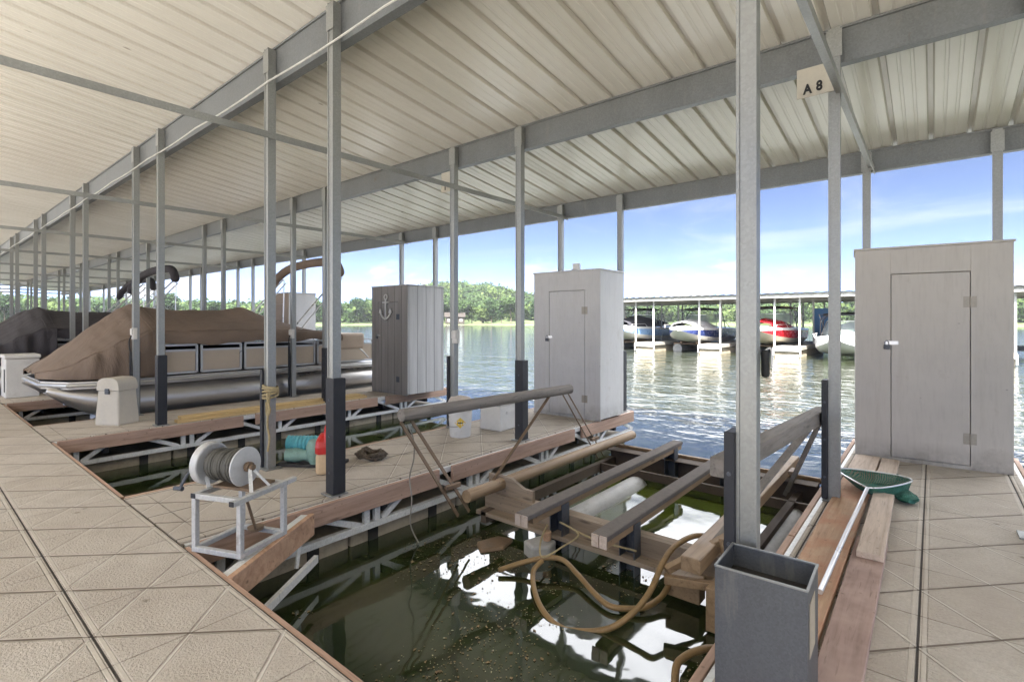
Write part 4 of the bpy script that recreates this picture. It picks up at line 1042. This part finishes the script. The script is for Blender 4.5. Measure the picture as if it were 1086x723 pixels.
MB().lathe([(0,-.06),(.012,-.056),(.016,-.045),(.016,.035),(.012,.05),(0,.053)], (0,0,0), 14).build('body', M['black_rubber'], t)
MB().tube(smooth_path([(0,0,.05),(.018,.0,.06),(.024,0,.035),(.023,0,-.02)]), .004, 6).build('strap', M['white'], t)

# ------------------------------------------------------------------ zinc bin by the nearest post
t = thing('zinc_bin', 'tall open topped zinc bin standing in front of the nearest post', 'bin', (-.46, 1.985, 0), math.radians(1.5))
bx, by, bh = .145, .115, .475; e = .004
m = MB()
m.box(-bx, bx, -by, -by+e, 0, bh); m.box(-bx, bx, by-e, by, 0, bh); m.box(-bx, -bx+e, -by+e, by-e, 0, bh); m.box(bx-e, bx, -by+e, by-e, 0, bh); m.box(-bx+e, bx-e, -by+e, by-e, 0, .01)
m.build('body', M['galv_dull'], t)
m = MB()
for (x0,x1,y0,y1) in ((-bx-.003,bx+.003,-by-.003,-by+.006),(-bx-.003,bx+.003,by-.006,by+.003),(-bx-.003,-bx+.006,-by+.006,by-.006),(bx-.006,bx+.003,-by+.006,by-.006)): m.box(x0,x1,y0,y1,bh-.002,bh+.005)
m.build('rim', M['galv'], t, .0015)
m = MB(); m.box(-bx+e, bx-e, -by+e, by-e, bh-.085, bh-.08); m.build('inner_shelf', M['dark_brace'], t)
m = MB(); m.box(.02, .11, -.09, -.07, bh-.079, bh-.072); m.build('tray_strip', M['guide_tan'], t); m = MB().box(.0, .012, -.085, -.073, bh-.079, bh-.05).build('clip', M['dark_steel'], t)
m = MB(); m.box(bx+.0005, bx+.002, -.08, .03, .24, .42); m.build('label_patch', M['float'], t)

# ------------------------------------------------------------------ boards and net on the right finger
def plank(name, label, x, y0, y1, z, w, th, mat, rz=0):
    o = MB().box(-w/2, w/2, 0, y1-y0, 0, th).build(name, M[mat], None, .004, loc=(x, y0, z)); o.rotation_euler = (0,0,rz)
    return tag(o, label, 'plank', 'loose planks on the right finger dock')
plank('plank', 'long orange stained plank along the edge of the right finger', -.47, 1.75, 5.35, .001, .21, .035, 'plank_orange', math.radians(.2))
plank('plank', 'weathered reddish plank in front, next to the zinc bin', -.268, 1.55, 3.75, .002, .15, .038, 'plank_red', math.radians(.4))
plank('plank', 'short pale plank resting on the reddish plank below the net handle', -.268, 3.40, 4.66, .0415, .125, .036, 'plank_tan', math.radians(.6))
plank('plank', 'pale plank end beyond the net, nearest the water', -.49, 5.36, 6.02, .002, .20, .04, 'plank_tan')
plank('plank', 'narrow pale plank end beyond the net, beside its wider neighbour', -.31, 5.05, 6.0, .002, .13, .04, 'plank_tan')
t = thing('landing_net', 'green landing net with a long silver handle lying on the planks', 'net', (-.38, 4.55, .09))
def NW(p): return (p[0]+.38, p[1]-4.55, p[2]-.09)
m = MB(); m.tube([NW((-.415,2.80,.062)), NW((-.40,3.6,.085)), NW((-.375,4.56,.115))], .013, 12); m.build('handle', M['silver'], t)
hoop = [(-.375,4.56,.12),(-.46,4.63,.135),(-.55,4.76,.14),(-.60,4.90,.14),(-.52,5.0,.135),(-.36,5.05,.13),(-.22,5.07,.125),(-.14,5.04,.12),(-.13,4.95,.12),(-.2,4.78,.12),(-.29,4.63,.12)]
m = MB(); m.tube([NW(p) for p in smooth_path(hoop + [hoop[0]], 4)][:-1], .006, 8, closed=True); m.build('hoop', M['silver'], t)
hp = [Vector(p) for p in smooth_path(hoop + [hoop[0]], 4)][:-1]; cen = sum(hp, Vector())/len(hp)
rows = []
for i in range(7):
    s = i/6; tgt = Vector((-.15, 4.80, .03)); row = []
    for k, p in enumerate(hp):
        base = p.lerp(cen, s*.85); q = base + (tgt-cen)*(s*.55)
        sag = -.10*math.sin(PI*min(1, s*.8)); q.z = max(.048 if q.x < -.2 else .012, q.z + sag + .018*noise.noise(Vector((k*.9, s*6, 0))))
        row.append(NW(q))
    rows.append(row)
m = MB(); m.grid(rows, True, True); m.add(rows[-1], [tuple(range(len(hp)))])
# loose tail of the bag slumped on the deck
rows = []
for i in range(9):
    ph = PI*i/8; row = []
    for k in range(14):
        a = 2*PI*k/14; d = Vector((math.sin(ph)*math.cos(a), math.sin(ph)*math.sin(a), math.cos(ph))); r = 1 + .4*noise.noise(d*2.2 + Vector((5,2,1)))
        row.append(NW((-.155 + d.x*.075*r, 4.80 + d.y*.11*r, .037 + d.z*.032*r)))
    rows.append(row)
m.grid(rows, True, True); m.build('mesh_bag', M['net'], t)

# ------------------------------------------------------------------ things on the lumber finger
for i, (x, z, w, a, b, lab) in enumerate(((-7.69,.002,.14,2.35,5.25,'lowest yellow board of the lumber pile, nearest the black bumper'), (-7.84,.002,.14,2.45,5.3,'yellow board at the boat side of the lumber pile'), (-7.72,.042,.14,2.4,5.15,'yellow board lying on top of the lumber pile'))):
    o = MB().box(-w/2, w/2, 0, b-a, 0, .038).build('lumber_board', M['lumber'], None, .004, loc=(x, a, z)); tag(o, lab, 'board', 'yellow boards on the lumber finger'); o.rotation_euler = (0,0,math.radians((.3,-.2,.8)[i]))
t = thing('dock_box', 'beige plastic dock box with a domed lid beside the brown covered boat', 'dock box', (-8.30, 1.86, 0), math.radians(32))
m = MB(); rows = []
for z, a in ((0,.235),(.02,.24),(.30,.215),(.44,.205)):
    rows.append([(sx*a*.74, sy*a*.66, z) for sx, sy in ((-1,-1),(1,-1),(1,1),(-1,1))])
m.grid(rows, False, True); m.add(rows[0], [(3,2,1,0)]); m.build('body', M['beige_plastic'], t, .02)
m = MB(); prof = [(-.16,.445),(-.16,.49),(-.15,.545),(-.125,.585),(-.075,.605),(.075,.605),(.125,.585),(.15,.545),(.16,.49),(.16,.445)]
m.grid([[(x, y, z) for x, z in prof] for y in (-.145, .145)], True); n = len(prof); m.add([(x, -.145, z) for x, z in prof], [tuple(range(n))]); m.add([(x, .145, z) for x, z in prof], [tuple(range(n))]); m.add([(-.16,-.145,.446),(.16,-.145,.446),(.16,.145,.446),(-.16,.145,.446)], [(0,1,2,3)])
m.build('lid', M['beige_plastic'], t, .01, sharp=40)
MB().box(-.03, .03, -.160, -.132, .40, .47).build('latch', M['dark_steel'], t, .004)
t = thing('dock_box', 'white utility box on the finger dock beyond the brown boat bow', 'dock box', (-12.66, 1.42, 0))
MB().box(-.28, .28, -.22, .22, 0, .68).build('body', M['white_plastic'], t, .015); MB().box(-.30, .30, -.24, .24, .683, .75).build('lid', M['white_plastic'], t, .02); MB().box(.12,.25,-.2245,-.2205,.1,.5).build('vent', M['dark_brace'], t)

# ------------------------------------------------------------------ covered pontoon boats
def pontoon(label, x, dy, cov, rz=0, by=0.0):
    b = thing('pontoon_boat', label, 'boat', (x, dy, WZ), rz, 'covered pontoon boats in the slips')
    z0 = -WZ   # deck level z=0 expressed in boat coordinates
    HW = 1.22; Y0, Y1 = 1.75, 7.3
    for s in (-1, 1):
        m = MB(); xs = s*.93; r = .285; zc = .15 + z0
        path = [(xs, 1.30, zc+.245), (xs, 1.42, zc+.20), (xs, 1.62, zc+.13), (xs, 1.95, zc+.045), (xs, 2.4, zc), (xs, Y1-.3, zc), (xs, Y1, zc)]
        m.tube(smooth_path(path, 4), list(np.interp(np.linspace(0,1,25), [0,.167,.333,.5,.667,1], [.03,.085,.155,.24,r,r])), 22)
        tb = m.build('pontoon_tube', M['alu'], b)
        m = MB(); m.tube([(xs, y, zc+dz) for y, dz in ((1.27,.22),(1.42,.11),(1.62,-.03),(1.95,-.20),(2.4,-.287))], .012, 8); m.build('keel_strip', M['alu_rail'], tb)
        MB().box(xs-.12, xs+.12, 2.0, Y1-.2, zc+.25, zc+.29).build('riser', M['alu'], tb)
    m = MB(); m.poly([(-HW, Y1), (-HW, 1.85), (-HW+.12, 1.5), (-HW+.55, 1.28), (HW-.55, 1.28), (HW-.12, 1.5), (HW, 1.85), (HW, Y1)], .40+z0, .505+z0); m.build('deck', M['alu'], b, .008)
    m = MB(); pth = [(HW+.012, Y1), (HW+.012, 1.85), (HW-.11, 1.49), (HW-.55, 1.265), (-HW+.55, 1.265), (-HW+.11, 1.49), (-HW-.012, 1.85), (-HW-.012, Y1)]
    m.tube([(a, c, .455+z0) for a, c in pth], .03, 8); m.build('rub_rail', M['alu_rail'], b)
    # rails with tan panels
    zb, zt = .54+z0, .97+z0
    for s in (-1, 1):
        xs = s*(HW-.05)
        for i, (a, c) in enumerate(((2.05, 3.05), (3.12, 3.72), (3.79, 5.05), (5.12, 6.35))):
            pm = MB(); pm.box(xs-.006, xs+.006, a+.02, c-.02, zb+.02, zt-.10); pn = pm.build('rail_panel', M['boat_panel'], b)
            m = MB()
            for q in ((( xs,a,zb),(xs,c,zb)), ((xs,a,zt),(xs,c,zt)), ((xs,a,zb),(xs,a,zt)), ((xs,c,zb),(xs,c,zt)), ((xs,a,zt-.085),(xs,c,zt-.085))): m.bar(q[0], q[1], .032)
            m.build('rail', M['alu_rail'], pn)
        m = MB(); m.tube(smooth_path([(xs, 5.2, zt-.02), (xs, 5.6, zt-.04), (xs, 6.0, zt-.16), (xs, 6.25, zt-.38)]), .016, 8); m.build('stern_arc', M['alu_rail'], b)
    m = MB(); m.box(-HW+.1, HW-.1, 2.3, 6.2, zb-.02, zb+.36); m.build('seat_row', M['dark_brace'], b, .03)
    m = MB(); m.box(HW-.62, HW-.02, 5.45, 6.15, zt-.20, zt+.13); m.build('stern_seat', M['boat_tan_seat'], b, .05)
    # canvas cover: high ridge, skirt down to the rails, falling over the bow to the deck
    def cover(name, ys, ridge, sh, hws, skirt, cap=False):
        rows = []; k_ = len(ys)
        for y, rzv, sk, s_, hw in zip(ys, ridge, skirt, sh, hws):
            row = []; d = rzv - s_
            prof = [(-1.005, sk), (-1.015, sk+(s_-sk)*.33), (-1.012, sk+(s_-sk)*.66), (-.99, s_-.015), (-.955, s_+d*.03), (-.75, s_+d*.26), (-.48, s_+d*.55), (-.22, s_+d*.83), (-.04, rzv-.004), (.04, rzv-.004), (.22, s_+d*.83), (.48, s_+d*.55), (.75, s_+d*.26), (.955, s_+d*.03), (.99, s_-.015), (1.012, sk+(s_-sk)*.66), (1.015, sk+(s_-sk)*.33), (1.005, sk)]
            for fx, z in prof:
                wv = .030*noise.noise(Vector((fx*5, y*4.2, z*2.2))) + .016*noise.noise(Vector((fx*11, y*10, z*5)))
                side = abs(fx) >= .99
                if name == 'bow_cover': wv += .022*noise.noise(Vector((fx*2.2, y*8.5 + z*1.5, z*1.3+3))) + (.012*math.sin(y*31+fx*4) if side else 0)
                else: wv += .014*noise.noise(Vector((fx*2.2, y*6 - z*5, z*3+3)))
                row.append((fx*hw + wv*(1.5 if side else .3), y, z + z0 + wv*(.3 if side else 1)))
            rows.append(row)
        m = MB(); m.grid(rows, True)
        cv = m.build(name, cov, b, fix=False, sharp=80)
        so = cv.modifiers.new('Subsurf', 'SUBSURF'); so.levels = 1; so.render_levels = 2
        sd = cv.modifiers.new('Solid', 'SOLIDIFY'); sd.thickness = .006
        for i in (4, 13):                                 # welted seams along the shoulders
            MB().tube([Vector(r[i]) + Vector((0,0,.002)) for r in rows], .006, 6).build('seam', cov, cv)
        for i in (0, -1): MB().tube(rows[i], .007, 6).build('seam', cov, cv)
        return cv
    ys = list(np.linspace(1.24, 2.57, 30))
    cover('bow_cover', ys, np.interp(ys, [1.24,1.40,1.9,2.3,2.46,2.57], [.62,.76,1.22,1.54,1.625,1.60]), np.interp(ys, [1.24,1.5,1.9,2.3,2.57], [.60,.70,.95,1.15,1.20]),
          np.interp(ys, [1.24,1.42,1.7,2.0,2.57], [.52,.92,1.16,1.25,1.275]), np.interp(ys, [1.24,2.57], [.53,.515]))
    ys = list(np.arange(2.44, 5.66, .09))
    cover('canvas_cover', ys, np.interp(ys, [2.44,2.46,2.9,3.5,3.95,4.15,4.3,4.6,5.2,5.6], [1.60,1.62,1.555,1.535,1.565,1.615,1.60,1.46,1.22,1.12]), np.interp(ys, [2.44,5.0,5.6], [1.19,1.17,1.09]),
          np.interp(ys, [2.44,5.6], [1.262,1.255]), 0.985 + .022*np.sin(np.array(ys)*5.3) + .012*np.sin(np.array(ys)*13))
    # folded bimini in its boot, held up on struts
    m = MB(); path = smooth_path([(-1.13,5.30,2.02+z0),(-1.06,5.38,2.24+z0),(-.7,5.48,2.46+z0),(0,5.52,2.54+z0),(.7,5.55,2.54+z0),(1.02,5.58,2.50+z0),(1.14,5.6,2.36+z0),(1.17,5.6,2.22+z0)], 4)
    path = [p + Vector((0, by, 0)) for p in path]
    m.tube(path, [.025+.062*min(1, min(i, len(path)-1-i)/2.5+.3) for i in range(len(path))], 14); m.build('folded_bimini', cov, b)
    for s in (-1, 1):
        m = MB(); m.tube([(s*1.17, 4.45, .99+z0), (s*1.15, 5.6, 2.28+z0)], .016, 8); m.tube([(s*1.17, 4.62, .99+z0), (s*1.15, 5.66, 2.2+z0)], .013, 8); m.tube([(s*1.17, 5.6, .99+z0), (s*1.16, 5.62, 2.28+z0)], .013, 8)
        m.v = [(a, c+by, e) for a, c, e in m.v]; m.build('bimini_strut', M['silver'], b)
    m = MB(); m.box(-.9, .9, 2.2, 2.3, -.25+z0, -.12+z0); m.build('keel_bar', M['dark_brace'], b)
    return b
pontoon('silver pontoon boat under a brown canvas cover in the slip past the anchor locker', -10.22, 0, M['canvas_brown'])
pontoon('pontoon boat under a charcoal cover in the slip beyond the brown covered one', -14.32, -.6, M['canvas_dark'], by=-1.0)
pontoon('farther pontoon boat under a charcoal cover, two slips beyond the brown one', -18.42, -.3, M['canvas_dark'], by=-.6)

# ------------------------------------------------------------------ debris drifting in the slip
def litter(n, mat, label, s0, s1, name):
    V = []; k = 0
    while k < n:
        x = rng.uniform(-3.3, -.75); y = rng.uniform(1.2, 3.4)
        d = noise.noise(Vector((x*1.3, y*1.3, 2.))) + .35*noise.noise(Vector((x*4, y*4, 5.)))
        if d < -.06 + .3*rng.random(): continue
        a = rng.uniform(0, 6.28); s = rng.uniform(s0, s1)*(1 if rng.random() > .1 else 2.0); e_ = rng.uniform(.35, .8); pts = []
        for j in range(4):
            aa = a + PI/2*j + rng.uniform(-.3, .3); pts.append((x + s*math.cos(aa)*(1 if j % 2 else e_), y + s*math.sin(aa)*(1 if j % 2 else e_), WZ + .003 + .002*rng.random()))
        V += pts; k += 1
    V = np.array(V); o = bpy.data.objects.new(name, np_mesh(name, V, np.arange(len(V)).reshape(-1, 4), M[mat])); COL.objects.link(o)
    tag(o, label, 'debris', None, 'stuff')
litter(1500, 'leaf_litter', 'brown leaf litter drifting on the still water of the open slip', .003, .009, 'floating_leaves')
litter(900, 'litter_pale', 'pale flakes and pollen drifting on the still water of the open slip', .002, .005, 'floating_flakes')

# ------------------------------------------------------------------ air over the lake
hm = bpy.data.materials.new('lake_haze'); hm.use_nodes = True; hn = hm.node_tree; hn.nodes.clear()
ho = hn.nodes.new('ShaderNodeOutputMaterial'); hv = hn.nodes.new('ShaderNodeVolumePrincipled')
hv.inputs['Color'].default_value = (.86, .91, 1, 1); hv.inputs['Density'].default_value = HAZE; hv.inputs['Anisotropy'].default_value = .2
hn.links.new(hv.outputs[0], ho.inputs['Volume'])
if HAZE > 0:
    o = MB().box(-960, 960, -210, 960, WZ-4, 75).build('haze', hm); o['kind'] = 'stuff'
# ------------------------------------------------------------------ light, sky, camera
EL, AZ = math.radians(52), math.radians(160)
sv = Vector((math.sin(AZ)*math.cos(EL), math.cos(AZ)*math.cos(EL), math.sin(EL)))
sun = bpy.data.lights.new('sun', 'SUN'); sun.energy = 3.3; sun.angle = math.radians(.5); sun.color = (1, .95, .88)
so = bpy.data.objects.new('sun', sun); COL.objects.link(so); so.location = (0, -20, 40); so.rotation_euler = (-sv).to_track_quat('-Z', 'Y').to_euler()
w = bpy.data.worlds.new('World'); sc.world = w; w.use_nodes = True
nt = w.node_tree; nt.nodes.clear()
def N(t): return nt.nodes.new(t)
out = N('ShaderNodeOutputWorld'); bg = N('ShaderNodeBackground'); sky = N('ShaderNodeTexSky'); sky.sky_type = 'NISHITA'; sky.sun_disc = False
sky.sun_elevation = EL; sky.sun_rotation = AZ; sky.air_density = .13; sky.dust_density = .0; sky.ozone_density = 3.0
bg.inputs[1].default_value = .05
tc = N('ShaderNodeTexCoord'); sep = N('ShaderNodeSeparateXYZ'); nt.links.new(tc.outputs['Generated'], sep.inputs[0])
def wm(op, a, b=None):
    n = N('ShaderNodeMath'); n.operation = op
    for i, x in enumerate((a, b)):
        if x is None: continue
        if isinstance(x, (int, float)): n.inputs[i].default_value = x
        else: nt.links.new(x, n.inputs[i])
    return n.outputs[0]
def wr(x, a, b, c, d, sm=True):
    n = N('ShaderNodeMapRange'); n.interpolation_type = 'SMOOTHSTEP' if sm else 'LINEAR'; nt.links.new(x, n.inputs[0])
    for i, k in enumerate((a, b, c, d)): n.inputs[i+1].default_value = k
    return n.outputs[0]
def wnoise(scale, det, mp, dist=0, rough=.55):
    m_ = N('ShaderNodeMapping'); m_.inputs['Scale'].default_value = mp; nt.links.new(tc.outputs['Generated'], m_.inputs[0])
    n = N('ShaderNodeTexNoise'); n.inputs['Scale'].default_value = scale; n.inputs['Detail'].default_value = det; n.inputs['Distortion'].default_value = dist; n.inputs['Roughness'].default_value = rough
    nt.links.new(m_.outputs[0], n.inputs[0]); return n.outputs['Fac']
cum = wnoise(5.5, 7, (1,1,2.6), .3, .6); wisp = wnoise(2.2, 6, (1,1,5), .8, .6)
Zc = sep.outputs[2]
low = wr(Zc, .04, .16, .62, .40)                        # threshold falls towards the horizon: banks of cumulus there
mc = wm('MULTIPLY', wr(wm('ADD', cum, wr(Zc, .02, .20, .12, -.14)), .55, .68, 0, 1), wr(Zc, .05, .16, 1, .0))
mw = wm('MULTIPLY', wr(wisp, .47, .74, 0, .36), wr(Zc, .05, .3, 1, .8))
mk = wm('MAXIMUM', mc, mw)
mx = N('ShaderNodeMix'); mx.data_type = 'RGBA'; nt.links.new(mk, mx.inputs[0]); nt.links.new(sky.outputs[0], mx.inputs[6]); mx.inputs[7].default_value = (2.3, 2.42, 2.6, 1)
high = wnoise(1.7, 7, (1,1,1.3), .5, .6)                # unseen bright cloud overhead, added to light the deck and slip water
mh = wm('MULTIPLY', wr(Zc, .27, .40, 0, 1), wr(high, .36, .56, .35, 1))
mx2 = N('ShaderNodeMix'); mx2.data_type = 'RGBA'; nt.links.new(mh, mx2.inputs[0]); nt.links.new(mx.outputs[2], mx2.inputs[6]); mx2.inputs[7].default_value = (11.5, 11.7, 12.2, 1)
nt.links.new(mx2.outputs[2], bg.inputs[0]); nt.links.new(bg.outputs[0], out.inputs[0])

cam = bpy.data.cameras.new('camera'); co = bpy.data.objects.new('camera', cam); COL.objects.link(co); sc.camera = co
co.location = (0, 0, 1.35); co.rotation_euler = (PI/2, 0, math.radians(39.6))
cam.sensor_width = 36; cam.lens = 36*540/1086; cam.shift_y = -21.5/1086; cam.clip_start = .05; cam.clip_end = 3000

sc.view_settings.view_transform = 'Standard'; sc.view_settings.look = 'None'; sc.view_settings.gamma = 1; sc.view_settings.exposure = 3.4
sc.render.engine = 'CYCLES'
cy = sc.cycles; cy.use_denoising = True; cy.max_bounces = 8; cy.diffuse_bounces = 5; cy.glossy_bounces = 4; cy.transmission_bounces = 4; cy.transparent_max_bounces = 8
cy.caustics_reflective = False; cy.caustics_refractive = False; cy.sample_clamp_indirect = 8
